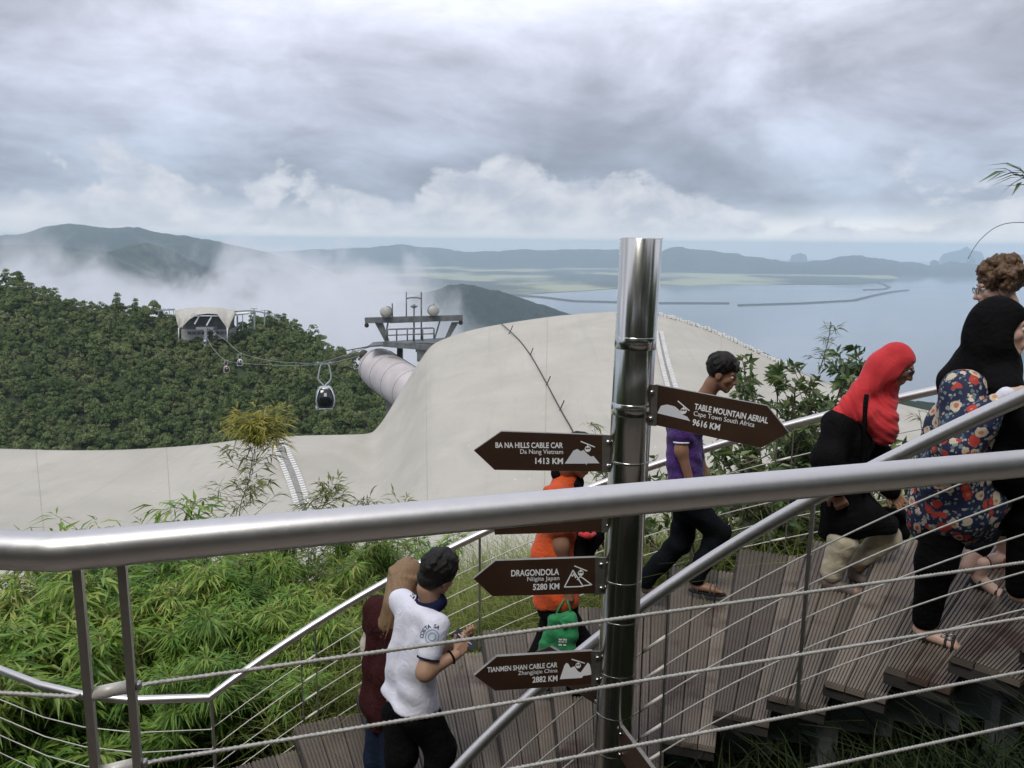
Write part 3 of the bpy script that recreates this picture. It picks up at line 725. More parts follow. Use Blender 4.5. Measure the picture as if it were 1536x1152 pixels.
# ------------------------------------------------------------------ curved staircase
SC = np.array([0.308, 1.482]); RN, RF = 2.125, 4.506
def rail_z(th): return -2.001 + 1.976 * th - .279 * th * th      # th in radians from the view direction
DTH = 6.35; TH0 = 18.8
def tread_z(i): return -2.235 + np.where(np.asarray(i) >= 0, .145 * np.asarray(i, float), .195 * np.asarray(i, float))
def on_stair(r, thd, z): t_ = R_(thd); return np.array([SC[0] + r * math.sin(t_), SC[1] + r * math.cos(t_), z])
def deck_mat(kd=1.0):
    m, t, p, o = newmat('wet_grooved_decking')
    g = t.node('ShaderNodeNewGeometry'); P = g.outputs['Position']
    a = t.noise(t.scalev(P, (9, 9, 9)), 1., 6, .65); isl = g.outputs['Random Per Island']
    oi = t.node('ShaderNodeObjectInfo').outputs['Random']
    c = t.mix(t.math('ADD', t.math('MULTIPLY', a, .5), t.math('MULTIPLY', oi, .5)), tuple(x * kd for x in (.085, .066, .050)), tuple(x * kd for x in (.225, .190, .155)))
    red = t.smooth(t.noise(P, 2.1, 4, .55), .53, .64)
    c = t.mix(t.math('MULTIPLY', red, .75), c, (.060, .033, .026))
    specks = t.smooth(t.noise(P, 70., 3, .6), .70, .76)
    c = t.mix(t.math('MULTIPLY', specks, .5), c, (.30, .28, .25))
    t.l.new(c, p.inputs['Base Color'])
    t.l.new(t.math('SUBTRACT', .62, t.math('MULTIPLY', red, .34)), p.inputs['Roughness'])
    b = t.node('ShaderNodeBump'); b.inputs['Strength'].default_value = .3; b.inputs['Distance'].default_value = .004
    t.l.new(t.noise(P, 120., 4, .7), b.inputs['Height']); t.l.new(b.outputs[0], p.inputs['Normal'])
    return m
M_deck = deck_mat(); M_under = mat('dark_under_beam', (.022, .02, .018), (.04, .035, .03), 6, .8)
M_steelg = mat('grey_stringer_plate', (.13, .15, .16), (.19, .21, .22), 3, .55, .3)
stair = empty('staircase', (SC[0], SC[1] + 3.3, -4)); tag(stair, 'curved boardwalk staircase of grooved brown decking climbing past the signpost', 'staircase')
def plank_mesh(w0, w1, L):
    """grooved board lying along +y from y=0 (inner end, width w0) to y=L (outer end, width w1)"""
    ng = 6; prof = []
    for k in range(ng):
        a, b = k / ng, (k + 1) / ng; e = .40 / ng
        prof += [(a + e * .5, -.011), (a + e * .5 + .001, 0), (b - e * .5 - .001, 0), (b - e * .5, -.011)]
    prof = [(0, -.011)] + prof + [(1, -.011), (1, -.032), (0, -.032)]
    n = len(prof); V = []
    for y, w_ in ((0, w0), (L, w1)): V += [((x - .5) * w_, y, z) for x, z in prof]
    return MB().add(V, [(i, (i + 1) % n, n + (i + 1) % n, n + i) for i in range(n)] + [tuple(reversed(range(n))), tuple(range(n, 2 * n))]).mesh('plank')
RI, RO = 2.19, 4.43
NP = 3
pw = R_(DTH * 1.06) / NP
pmesh = plank_mesh(RI * pw - .006, RO * pw - .006, RO - RI); pmesh.materials.append(M_deck)
pvars = []
for kd in (.72, 1.0, 1.28, .88):
    q_ = pmesh.copy(); q_.materials.clear(); q_.materials.append(deck_mat(kd)); pvars.append(q_)
ltreads = list(range(-10, 9))
for i in ltreads:
    th = TH0 + i * DTH; zt = float(tread_z(i)); c = on_stair(3.3, th + DTH / 2, zt)
    V = []
    for r in (RI + .01, RO - .02):
        for t_ in (th - .42, th + DTH * 1.0):  # dark lip before the boards stands in for the shadow line between treads
            for z in (zt - .033, zt - .085): V.append(on_stair(r, t_, z))
    fr = MB().add(V, [(0, 1, 3, 2), (4, 6, 7, 5), (0, 4, 5, 1), (2, 3, 7, 6), (0, 2, 6, 4), (1, 5, 7, 3)])
    tr = fr.build('tread', M_under, stair, c); tr.location = Vector(c) - stair.location
    for k in range(NP):
        ang = th + (k + .5) * DTH * 1.06 / NP - .2
        o = link('plank', pvars[(i * 7 + k // 2) % 4], None, tr); pos = on_stair(RI + rng.uniform(-.006, .006), ang, zt + rng.uniform(-.0015, .0015))
        o.location = Vector(pos) - Vector(c); o.rotation_euler.z = -R_(ang)
# stringers: stepped plates under each tread near the inner end, and one curved beam below
for r in (2.42, 4.2):
    st_ = MB()
    for i in ltreads:
        th = TH0 + i * DTH; z = float(tread_z(i))
        V = [on_stair(r + d, t_, zz) for d in (-.02, .02) for t_, zz in ((th, z - .09), (th + DTH * 1.02, z - .09), (th + DTH * 1.02, z - .30), (th, z - .36))]
        st_.add(V, [(0, 1, 2, 3), (7, 6, 5, 4), (0, 4, 5, 1), (2, 6, 7, 3), (0, 3, 7, 4), (1, 5, 6, 2)])
    st_.build('stringer', M_steelg, stair, stair.location)
for th in (-25, 10, 31, 48):
    z = float(tread_z((th - TH0) / DTH)) - .3
    for r in (2.42, 4.2): MB().bar(on_stair(r, th, z), on_stair(r, th, z - 2.2), .09, .09).build('column', M_gal, stair, stair.location)
# the landing below the lowest step
lz = float(tread_z(-11)); lm = MB()
land = empty('landing', tuple(on_stair(3.3, -60, lz - .3))); tag(land, 'wooden landing below the lowest steps, mostly behind bamboo', 'landing')
for k in range(14):
    c = on_stair(3.3, -51.5 - k * 2.3, lz); t_ = R_(-51.5 - k * 2.3)
    o = MB().box((0, 0, 0), .125, 2.3, .03, ((math.cos(t_), -math.sin(t_), 0), (math.sin(t_), math.cos(t_), 0), (0, 0, 1))).build('plank', M_deck, land); o.location = Vector(c) - land.location
for k in (-55, -78): MB().bar(on_stair(3.3, k, lz - .02), on_stair(3.3, k, lz - 2.0), .1, .1).build('column', M_gal, land, land.location)

# ------------------------------------------------------------------ railings
def steel(name, c, rough, sc=(40, 40, 40)):
    m, t, p, o = newmat(name); g = t.node('ShaderNodeNewGeometry').outputs['Position']
    n = t.noise(t.scalev(g, sc), 1., 5, .7)
    t.l.new(t.mix(n, tuple(x * .86 for x in c), c), p.inputs['Base Color']); p.inputs['Metallic'].default_value = 1.0
    t.l.new(t.math('ADD', t.math('MULTIPLY', n, .14), rough - .07), p.inputs['Roughness'])
    wet = t.smooth(t.noise(g, 160., 2, .5), .66, .70)
    b = t.node('ShaderNodeBump'); b.inputs['Strength'].default_value = .10; b.inputs['Distance'].default_value = .002
    t.l.new(wet, b.inputs['Height']); t.l.new(b.outputs[0], p.inputs['Normal'])
    return m
M_rail = steel('brushed_steel_rail', (.80, .785, .765), .40)
M_post = steel('dull_steel_post', (.54, .53, .50), .40)
M_wire = mat('steel_wire_rope', (.50, .49, .45), (.64, .63, .58), 60, .5, .35, bump=.8, bscale=220, bdist=.002)
M_sleeve = mat('pale_steel_sleeve', (.66, .63, .56), (.78, .76, .70), 20, .45, .2, bump=.2)
def wire(m, P, r, n=6, twist=260.):
    """laid wire rope: the section turns along its length"""
    P = np.array(P, float); seg = np.concatenate([[0], np.cumsum(np.linalg.norm(np.diff(P, axis=0), axis=1))])
    step = r * 2.2; N = max(2, int(seg[-1] / step)); dd = np.linspace(0, seg[-1], N)
    Q = np.stack([np.interp(dd, seg, P[:, c]) for c in range(3)], 1)
    T_ = np.gradient(Q, axis=0); T_ /= np.linalg.norm(T_, axis=1, keepdims=True)
    up = np.array([0, 0, 1.0]); X_ = np.cross(T_, up); X_ /= np.linalg.norm(X_, axis=1, keepdims=True); Y_ = np.cross(X_, T_)
    k = 12; V = []
    for j in range(k):
        a = 2 * math.pi * j / k + dd / (r * 7.5) * 2 * math.pi / 1.0
        rad = r * (1.0 if j % 2 else .86)
        V.append(Q + (X_ * np.cos(a)[:, None] + Y_ * np.sin(a)[:, None]) * rad)
    V = np.stack(V, 1).reshape(-1, 3); i = np.arange(N - 1)[:, None] * k; j = np.arange(k)[None]
    Fq = np.stack([i + j, i + (j + 1) % k, i + k + (j + 1) % k, i + k + j], -1).reshape(-1, 4)
    m.add(V, [tuple(int(x) for x in f) for f in Fq], True)
# --- the railing of the viewing deck, in front
fr0 = pz(0, 824, -.46); k0 = pz(88, 827.5, -.46); k1 = pz(1503, 698, -.46)
dirf = (k1 - k0) / np.linalg.norm(k1 - k0)
dl = np.array(fr0 - k0); dl /= np.linalg.norm(dl)
k2 = k0 + dirf * 4.2; kl = k0 + dl * 1.6
fgr = empty('deck_railing', tuple(k0 + (0, 0, -1.1))); tag(fgr, 'thick brushed steel handrail with wire ropes at the edge of the viewing deck', 'railing')
MB().tube(smoothpath([kl, k0 + dl * .25, k0 + dl * .035, k0 + dirf * .035, k0 + dirf * .3, k0 + dirf * 2, k2], 5), .030, 28).build('handrail', M_rail, fgr, fgr.location)
upz = np.array([0, 0, 1.0])
# twin posts near the kink
pA = py(113, 855, 1.0); 
def along(u, v=0):                                 # place on the rail line seen at u
    a_, b_ = -.4, 4.0
    for _ in range(40):
        c_ = (a_ + b_) / 2
        if pix(k0 + dirf * c_)[0] < u: a_ = c_
        else: b_ = c_
    return a_
dA, dB = along(114, 840), along(181, 835)
def fg_pt(d, dz): return k0 + dirf * d + upz * dz
for d in (dA, dB, 2.9, 3.05):
    m = MB(); m.bar(fg_pt(d, -.025), fg_pt(d, -1.10), .019, .012, dirf); m.build('post', M_post, fgr, fgr.location)
# heights of the wire ropes where they pass the twin posts
zs = []
for v in (1026, 1146):
    a_, b_ = -1.2, -.02; d_ = along(205)
    for _ in range(40):
        c_ = (a_ + b_) / 2
        if pix(fg_pt(d_, c_))[1] > v: a_ = c_
        else: b_ = c_
    zs.append(a_)
dzs = zs[1] - zs[0]
for n_ in range(7):
    zz = zs[0] + dzs * n_ * .97
    if zz < -1.08: break
    m = MB(); wire(m, [fg_pt(dB + .015, zz), fg_pt(4.2, zz)], .0043); m.build('wire_rope', M_wire, fgr, fgr.location)
    m = MB(); wire(m, [kl + upz * (zz - .004), k0 + upz * (zz - .004) + dl * .0, fg_pt(dA - .012, zz - .004)], .0042); m.build('wire_rope', M_wire, fgr, fgr.location)
    m = MB(); m.tube([fg_pt(dA + .006, zz - .004), fg_pt(dB - .006, zz)], .0105, 14); sl_ = m.build('sleeve', M_sleeve, fgr, fgr.location)
    m = MB(); m.tube([fg_pt(dB + .006, zz), fg_pt(dB + .014, zz)], .0075, 12); m.build('wire_end', M_post, fgr, fgr.location)
# deck the camera stands on
dk = empty('viewing_deck', (0, 0, -1.75)); tag(dk, 'boarded viewing deck behind the thick steel handrail', 'deck')
nrmf = np.array([dirf[1], -dirf[0], 0])
for k in range(18):
    o = MB().box((0, 0, 0), 6.4, .138, .03, (dirf, (-nrmf[0], -nrmf[1], 0), (0, 0, 1))).build('plank', M_deck, dk)
    o.location = Vector(k0 + dirf * 1.0 + nrmf * (.02 + k * .143) + upz * -1.12) - dk.location
MB().bar(fg_pt(-2.2, -1.2), fg_pt(4.2, -1.2), .08, .14).build('edge_beam', M_under, dk, dk.location)
for d in (-1.5, 3.5): MB().bar(fg_pt(d, -1.2) + nrmf * .3, fg_pt(d, -4.) + nrmf * .3, .12, .12).build('column', M_gal, dk, dk.location)

# --- staircase railings
def helix(r, t0, t1, n, dz=0): return [on_stair(r, t_, rail_z(R_(t_)) + dz) for t_ in np.linspace(t0, t1, n)]
def post_at(m, r, t_, top, bot, wd=.035, th=.010):
    tt = R_(t_); tang = (math.cos(tt), -math.sin(tt), 0)
    m.bar(on_stair(r, t_, top), on_stair(r, t_, bot), wd, th, tang)
def railing(name, label, r, t0, t1, singles, twins, ncab, dz0, ddz, extra=None, rad=.030, land_path=None):
    root = empty(name, tuple(on_stair(r, (t0 + t1) / 2, rail_z(R_((t0 + t1) / 2)) - 1.0))); tag(root, label, 'railing'); L0 = root.location
    P = helix(r, t0, t1, 40)
    if land_path: P = list(land_path) + P
    MB().tube(P, rad, 18).build('handrail', M_rail, root, L0)
    bot = -(-dz0 + ddz * (ncab - 1)) - .16
    for t_ in singles:
        m = MB(); z = rail_z(R_(t_)); post_at(m, r, t_, z - .02, z + bot, .045, .016); m.build('post', M_post, root, L0)
    for t_ in twins:
        dt = math.degrees(.055 / r); zc = rail_z(R_(t_))
        for s_ in (-1, 1):
            m = MB(); z = rail_z(R_(t_ + s_ * dt)); post_at(m, r, t_ + s_ * dt, z - .02, z + bot, .030, .008); m.build('post', M_post, root, L0)
        for c in range(ncab):
            zz = dz0 - ddz * c
            MB().tube([on_stair(r, t_ - dt, rail_z(R_(t_ - dt)) + zz), on_stair(r, t_ + dt, rail_z(R_(t_ + dt)) + zz)], .009, 8).build('sleeve', M_sleeve, root, L0)
    for c in range(ncab):
        zz = dz0 - ddz * c
        PP = helix(r, t0, t1, 30, zz)
        if land_path: PP = [np.array(p) + (0, 0, zz) for p in land_path] + PP
        MB().tube(PP, .0042, 6).build('wire_rope', M_wire, root, L0)
        for t_ in singles: MB().tube([on_stair(r + d, t_, rail_z(R_(t_)) + zz) for d in (-.016, .016)], .010, 8).build('wire_clamp', M_sleeve, root, L0)
    return root
railing('stair_railing', 'inner steel stair railing with wire ropes passing behind the signpost', RN, -30, 62, [-13.5, 28.6, 52], [10.6], 5, -.25, .155)
lp = [pz(u, v, rail_z(R_(-33.5)) + d) for u, v, d in ((-330, 930, .12), (-150, 962, .08), (0, 1005, .03), (85, 1040, 0), (180, 1050, 0))]
lp = [pz(-330, 905, -3.15), pz(-150, 945, -3.15), pz(0, 1005, -3.15), pz(60, 1028, -3.15), pz(120, 1042, -3.15), pz(200, 1050, -3.15)]
railing('stair_railing', 'outer steel stair railing with wire ropes in front of bamboo and shrubs', RF, -33.2, 62, [-33, -7, 14, 44], [-24, 2.0, 22.0], 5, -.25, .155, land_path=lp)
# ------------------------------------------------------------------ signpost
YP = 3.32
def chrome():
    m, t, p, o = newmat('wet_polished_steel'); g = t.node('ShaderNodeNewGeometry').outputs['Position']
    p.inputs['Base Color'].default_value = (.60, .595, .56, 1); p.inputs['Metallic'].default_value = 1
    n = t.noise(t.scalev(g, (30, 30, 5)), 1., 4, .6)
    t.l.new(t.math('ADD', t.math('MULTIPLY', n, .14), .12), p.inputs['Roughness'])
    b = t.node('ShaderNodeBump'); b.inputs['Strength'].default_value = .18; b.inputs['Distance'].default_value = .004
    t.l.new(t.noise(t.scalev(g, (9, 9, 2.2)), 1., 3, .5), b.inputs['Height']); t.l.new(b.outputs[0], p.inputs['Normal'])
    return m
M_chrome = chrome()
M_drop = mat('water_drop', (.8, .82, .84), None, 1, .03, 0., spec=1.0)
pt_top = py(962, 357, YP); pt_bot = py(921, 1080, YP)
pax = (pt_bot - pt_top); pax = pax / np.linalg.norm(pax)
Lp = 3.6
sp = empty('signpost', tuple(pt_top + pax * Lp)); tag(sp, 'tall polished steel signpost with brown arrow boards beside the staircase', 'signpost')
S0 = np.array(sp.location)
PR = .0855
MB().tube([pt_top + pax * d for d in (0, .004, .8, 1.6, 2.4, Lp)], [PR - .004, PR, PR, PR, PR, PR], 56).build('pole', M_chrome, sp, S0)
def pole_at(v):
    a_, b_ = 0., Lp
    for _ in range(40):
        c_ = (a_ + b_) / 2
        if pix(pt_top + pax * c_)[1] < v: a_ = c_
        else: b_ = c_
    return pt_top + pax * a_
for v, hgt in ((504, .05), (603, .05), (688, .008), (865, .006), (924, .006), (1002, .008), (1064, .008), (1120, .008)):
    c = pole_at(v); MB().tube([c, c + pax * .002, c + pax * hgt, c + pax * (hgt + .002)], [PR, PR + .0016, PR + .0016, PR], 56, False).build('collar', M_chrome, sp, S0)
dr = MB(); rd_ = np.random.default_rng(5)
for k in range(300):
    a = rd_.uniform(math.pi, 2 * math.pi); d = rd_.uniform(0, 1.0) ** 1.4 * 2.2; r = rd_.uniform(.0014, .0038)
    e1_ = np.array([1, 0, 0]); e2_ = np.cross(pax, e1_); c = pt_top + pax * d + PR * (e1_ * math.cos(a) - e2_ * math.sin(a) * (1 if e2_[1] > 0 else -1) * -1 * -1)
    dr.ball(c, (r, r, r * 1.5), 6, 4)
for k in range(40):
    a = rd_.uniform(0, 6.28); q_ = math.sqrt(rd_.uniform()) * (PR - .006); dr.ball(pt_top + (math.cos(a) * q_, math.sin(a) * q_, 0), .003, 6, 4)
tag(dr.build('water_drops', M_drop, sp, S0), kind='stuff')
M_brown = mat('brown_sign_enamel', (.040, .021, .012), (.052, .028, .016), 6, .38, bump=.05, bscale=90)
M_edge = mat('worn_board_edge', (.20, .19, .18), (.30, .29, .27), 20, .5, .4)
M_let = mat('white_lettering', (.90, .91, .92), None, 1, .5)
M_pic = mat('pale_grey_pictogram', (.72, .74, .79), None, 1, .5)
M_brk = mat('steel_bracket', (.22, .21, .19), (.30, .29, .27), 12, .4, .8)
def text_verts(body, bold):
    cu = bpy.data.curves.new('lettering', 'FONT'); cu.body = body; cu.size = 1.0; cu.offset = bold; cu.resolution_u = 4
    o = bpy.data.objects.new('lettering', cu); COL.objects.link(o); bpy.context.view_layer.update()
    me = bpy.data.meshes.new_from_object(o.evaluated_get(bpy.context.evaluated_depsgraph_get()))
    bpy.data.objects.remove(o); bpy.data.curves.remove(cu)
    V = np.array([v.co[:] for v in me.vertices]); Fc = [tuple(p.vertices) for p in me.polygons]; bpy.data.meshes.remove(me)
    return V, Fc
class Board:
    def __init__(s, corners, yaw, label, pole_side, flip=None):
        """corners in the photograph, from the post outwards along the top and back; yaw of the board about the post"""
        s.n = np.array([math.sin(yaw), -math.cos(yaw), 0.]); s.c = np.array(pole_at(np.mean([v for u, v in corners])))
        P = [s.pt(u, v) for u, v in corners]
        root = MB().prism([p - s.n * .009 for p in P], s.n * .018).build('sign_board', M_edge, sp, S0); root['label'] = label
        s.root = root
        cen = np.mean(P, axis=0); face = [cen + (p - cen) * .992 + s.n * .0092 for p in P]
        MB().add(face, [tuple(range(len(P)))] if True else []).build('face', M_brown, root, S0)
        # the bracket that clamps the board to the post
        (u0, v0), (u1, v1) = corners[0], corners[-1]
        sg = 1 if pole_side > 0 else -1
        q_ = [s.pt(u0 - sg * 2, v0 - 1), s.pt(u0 + sg * 15, v0), s.pt(u1 + sg * 15, v1), s.pt(u1 - sg * 2, v1 + 1)]
        MB().prism([p + s.n * .0095 for p in q_], s.n * .006).build('bracket', M_brk, root, S0)
        for f in (.18, .82):
            m = MB(); c = (q_[0] * .5 + q_[1] * .5) * (1 - f) + (q_[3] * .5 + q_[2] * .5) * f + s.n * .016
            m.tube([c, c + s.n * .006, c + s.n * .010], [.010, .010, .005], 8); m.build('bolt', M_chrome, root, S0)
    def pt(s, u, v, off=0.):
        d = ray(u, v); t_ = np.dot(s.c, s.n) / np.dot(d, s.n); return d * t_ + s.n * off
    def text(s, body, a, b, cap, bold=.0, m=None):
        """baseline from pixel a to pixel b; cap height in pixels"""
        V, Fc = text_verts(body, bold); A_ = s.pt(*a); B_ = s.pt(*b); x0, x1 = V[:, 0].min(), V[:, 0].max()
        ex = (B_ - A_); L_ = np.linalg.norm(ex); ex /= L_; C_ = s.pt(a[0], a[1] - cap); h = np.linalg.norm(C_ - A_); ey = np.cross(ex, -s.n); ey = np.cross(s.n, ex)
        if ey[2] < 0: ey = -ey
        W = A_ + ex[None] * ((V[:, :1] - x0) / (x1 - x0) * L_) + ey[None] * (V[:, 1:2] / .69 * h) + s.n * .0102
        MB().add(W, Fc).build('lettering', m or M_let, s.root, S0)
    def shape(s, polys, m, name='pictogram', off=.0104):
        mb = MB()
        for P in polys: mb.add([s.pt(u, v, off) for u, v in P], [tuple(range(len(P)))])
        mb.build(name, m, s.root, S0)
    def stroke(s, lines, wd, m, name='pictogram'):
        mb = MB()
        for L_ in lines:
            for a, b in zip(L_[:-1], L_[1:]):
                d = np.array(b, float) - a; d /= np.linalg.norm(d); n_ = np.array([-d[1], d[0]]) * wd / 2; a_ = np.array(a, float) - d * wd * .3; b_ = np.array(b, float) + d * wd * .3
                mb.add([s.pt(*(a_ + n_), .0108), s.pt(*(b_ + n_), .0108), s.pt(*(b_ - n_), .0108), s.pt(*(a_ - n_), .0108)], [(0, 1, 2, 3)])
        mb.build(name, m, s.root, S0)
    def cabin(s, u, v, r, ang, L_):
        """little cabin hanging from a slanting rope"""
        c_, s_ = math.cos(ang), math.sin(ang)
        s.stroke([[(u - L_ * c_, v - 1.55 * r - L_ * s_), (u + L_ * c_, v - 1.55 * r + L_ * s_)]], 1.6, M_let)
        s.stroke([[(u, v - 1.5 * r), (u, v - .8 * r)]], 1.4, M_let)
        s.shape([[(u + r * math.cos(t_), v + r * math.sin(t_)) for t_ in np.linspace(0, 6.283, 14)[:-1]]], M_let, off=.0106)
        s.shape([[(u + dx_ - r * .32, v - r * .45), (u + dx_ + r * .32, v - r * .45), (u + dx_ + r * .3, v + r * .0), (u + dx_ - r * .3, v + r * .0)] for dx_ in (-r * .38, r * .38)], M_brown, off=.0112)
def arrow(u0, vt0, u1, vt1, tip, ub, vb, vb0): return [(u0, vt0), (u1, vt1), tip, (ub, vb), (u0, vb0)]
b = Board(arrow(905, 652, 752, 646.5, (711, 675), 742, 704, 706.5), R_(-3), 'topmost brown arrow board on its side of the post, with two-peak pictogram', 1)
b.text('BA NA HILLS CABLE CAR', (743.5, 670.6), (844.5, 671), 7.8, .024); b.text('Da Nang Vietnam', (780.5, 679.6), (844.5, 680), 6.6, .004); b.text('1413 KM', (803, 694.6), (844.5, 695), 8.6, .026)
b.shape([[(847, 694.5), (860, 675), (866, 672.5), (871, 676), (875, 674), (881, 680), (886, 684), (890, 683), (899, 694), (881, 694), (879, 697), (879, 694.5)]], M_pic); b.cabin(881.5, 672.5, 4.6, R_(22), 11)
b = Board(arrow(904, 741.5, 748, 746, (735, 748), 742, 801, 796), R_(3), 'brown arrow board mostly hidden behind the thick handrail', 1)
b = Board(arrow(894, 835, 743, 840, (710, 867), 738, 893, 889), R_(5), 'brown arrow board with outlined snowy peaks above the green bag', 1)
b.text('DRAGONDOLA', (766.5, 863), (838, 860.6), 9.0, .024); b.text('Niigita Japan', (790.5, 870.2), (838.5, 868.4), 6.2, .004); b.text('5280 KM', (799, 883.4), (838.5, 882), 8.6, .026)
b.stroke([[(846, 879), (859, 854), (874, 878), (846, 879)], [(865.5, 868), (870, 863), (887, 875.5), (875, 877)], [(856, 860), (858, 863), (860, 859), (863, 865)]], 1.7, M_let); b.cabin(870.5, 858, 4.4, R_(22), 10)
b = Board(arrow(888, 975, 745, 983.5, (711, 1012), 742, 1034.5, 1025), R_(8), 'lowest brown arrow board with solid white peaks above the inner handrail', 1)
b.text('TIANMEN SHAN CABLE CAR', (730.5, 1006.6), (835.5, 998.8), 7.2, .024); b.text('Zhangjiajie China', (776.5, 1010.8), (835.5, 1006.4), 5.8, .004); b.text('2882 KM', (798, 1022), (835.5, 1019.4), 8.2, .026)
b.shape([[(839, 1017), (846, 996), (849, 992.5), (852, 994), (855, 1000), (861, 997.5), (866, 1005), (870, 1007), (873, 1003), (878, 996), (881, 992), (884, 995), (887, 1010), (874, 1012), (872, 1015)]], M_let); b.cabin(866.5, 996.5, 4.2, R_(17), 10)
b = Board([(986, 577), (1151, 608), (1184, 649), (1142, 671), (983.5, 637)], R_(-20), 'single brown arrow board on the far side of the post, with flat-topped mountain', -1)
tl = R_(10.5)
b.text('TABLE MOUNTAIN AERIAL', (1041.5, 613), (1151.5, 634.5), 8.6, .024); b.text('Cape Town South Africa', (1040.5, 622.4), (1131.5, 640), 7.0, .004); b.text('9616 KM', (1038.5, 636.6), (1079.5, 645), 9.0, .026)
b.shape([[(986.5, 619), (992, 608), (1001, 606), (1013, 609), (1020, 615), (1026, 622), (1031, 624), (1036, 631), (1022, 627.5)]], M_pic); b.cabin(1026, 615.5, 4.8, R_(40), 11)
# two more boards edge-on, one pointing towards the deck and one away from it
class EdgeBoard(Board): pass
for (ua, va, ub, vb, yaw, lab) in ((918, 1066, 946, 1160, R_(-62), 'brown arrow board seen edge-on, pointing towards the viewing deck'), (884, 1024, 914, 1095, R_(58), 'brown arrow board seen edge-on below the lowest left-pointing one')):
    c = pole_at(1095 if ua > 900 else 1050); d_ = np.array([.30, -.95, 0]) if ua > 900 else np.array([-.62, .78, 0]); d_ /= np.linalg.norm(d_); n_ = np.array([-d_[1], d_[0], 0]); u_ = np.array([0, 0, 1.])
    st0 = c + d_ * PR
    Pp = [st0 + u_ * .075, st0 + d_ * .36 + u_ * .075, st0 + d_ * .47, st0 + d_ * .36 - u_ * .075, st0 - u_ * .075]
    r_ = MB().prism([p - n_ * .009 for p in Pp], n_ * .018).build('sign_board', M_edge, sp, S0); r_['label'] = lab
    for sgn in (-1, 1): MB().add([np.mean(Pp, axis=0) + (p - np.mean(Pp, axis=0)) * .985 + n_ * sgn * .0094 for p in Pp], [tuple(range(5))]).build('face', M_brown, r_, S0)
    for f in (-.05, .05):
        for sgn in (-1, 1): MB().tube([st0 + d_ * .02 + u_ * f + n_ * sgn * .01, st0 + d_ * .02 + u_ * f + n_ * sgn * .022], .008, 8).build('bolt', M_chrome, r_, S0)
# ------------------------------------------------------------------ ground near the stairs
def ground_z(x, y):
    x = np.asarray(x, float); y = np.asarray(y, float)
    ddx, ddy = x - SC[0], y - SC[1]; r = np.hypot(ddx, ddy); th = np.degrees(np.arctan2(ddx, ddy)); thc = np.clip(th, -58, 75)
    z = tread_z((thc - TH0) / DTH) - .62
    z = z - np.maximum(0, r - 4.4) * .34 - np.maximum(0, r - 9) * .25 - np.clip(2.1 - r, 0, 2) * .35
    z = z + .10 * fbm2(x * 1.3, y * 1.3, 41, 4)
    # the bank behind the viewing deck rises
    b_ = np.clip((-1.2 - y) / 3., 0, 1); z = z * (1 - b_) + b_ * (-1.0 + np.clip(-y - 2.5, 0, 12) * .75 + .3 * fbm2(x * .7, y * .7, 43, 4))
    return z
gx_ = np.concatenate([np.linspace(-60, -14, 14), np.linspace(-13, 13, 90), np.linspace(14, 60, 14)]); gy_ = np.concatenate([np.linspace(-40, -7, 12), np.linspace(-6, 14, 80), np.linspace(15, 70, 20)])
GX, GY = np.meshgrid(gx_, gy_)
M_ground = mat('dark_leaf_litter', (.020, .022, .012), (.055, .05, .03), 3, .95, bump=.8, bscale=30, bdist=.03)
tag(link('ground', npmesh('ground', np.stack([GX, GY, ground_z(GX, GY)], -1).reshape(-1, 3), grid_faces(len(gy_), len(gx_)), True), M_ground), kind='structure')
# ------------------------------------------------------------------ leaves
def blades(base, d, n, L_, wd, droop=.25):
    """lance-shaped leaves folded along the midrib: 6 vertices, 4 triangles each"""
    N = len(base); d = d / np.linalg.norm(d, axis=1, keepdims=True); s = np.cross(d, n); s /= np.linalg.norm(s, axis=1, keepdims=True) + 1e-9; nn = np.cross(s, d)
    L_ = L_[:, None]; wd = wd[:, None]
    c = base + d * L_ * .38 - np.array([0, 0, 1.]) * L_ * droop * .10
    t_ = base + d * L_ - np.array([0, 0, 1.]) * L_ * droop
    V = np.stack([base, c + s * wd + nn * wd * .35, c, c - s * wd + nn * wd * .35, t_], 1).reshape(-1, 3)
    o = (np.arange(N) * 5)[:, None]
    Fc = np.concatenate([o + np.array([[0, 2, 1]]), o + np.array([[0, 3, 2]]), o + np.array([[1, 2, 4]]), o + np.array([[2, 3, 4]])], 0)
    return V, Fc
def unit(a): return a / (np.linalg.norm(a, axis=-1, keepdims=True) + 1e-9)
def sprays(C, D_, r, per=7, L0=.15, spread=.9, droop=.3):
    """fans of drooping leaves at twig ends C with twig directions D_"""
    n = len(C); B = np.repeat(C, per, 0); Dd = np.repeat(unit(D_), per, 0)
    jit = r.normal(size=(n * per, 3)) * spread; jit[:, 2] *= .55
    d = unit(Dd + jit + np.array([0, 0, -.25])); B = B + d * .01 - Dd * r.uniform(0, .10, (n * per, 1))
    nn = unit(np.array([0, 0, 1.]) + r.normal(size=(n * per, 3)) * .35)
    L_ = L0 * r.uniform(.6, 1.25, n * per)
    return blades(B, d, nn, L_, L_ * r.uniform(.050, .075, n * per), droop)
M_bam = leafmat('bamboo_leaves', [(.045, .115, .018), (.11, .235, .034), (.19, .335, .05), (.30, .41, .075), (.44, .44, .14)], .9, .30, .45, .5)
M_bamy = leafmat('yellow_bamboo_leaves', [(.20, .22, .03), (.34, .34, .06), (.46, .42, .10), (.52, .46, .16)], 2., .5, .5, .4)
M_bamd = leafmat('olive_bamboo_leaves', [(.06, .085, .022), (.12, .16, .042), (.20, .23, .065), (.30, .30, .11)], 1.2, .3, .5, .4)
M_shr = leafmat('glossy_shrub_leaves', [(.030, .062, .020), (.058, .11, .034), (.10, .16, .052), (.16, .21, .075), (.26, .27, .12)], 2.5, .25, .38, .55)
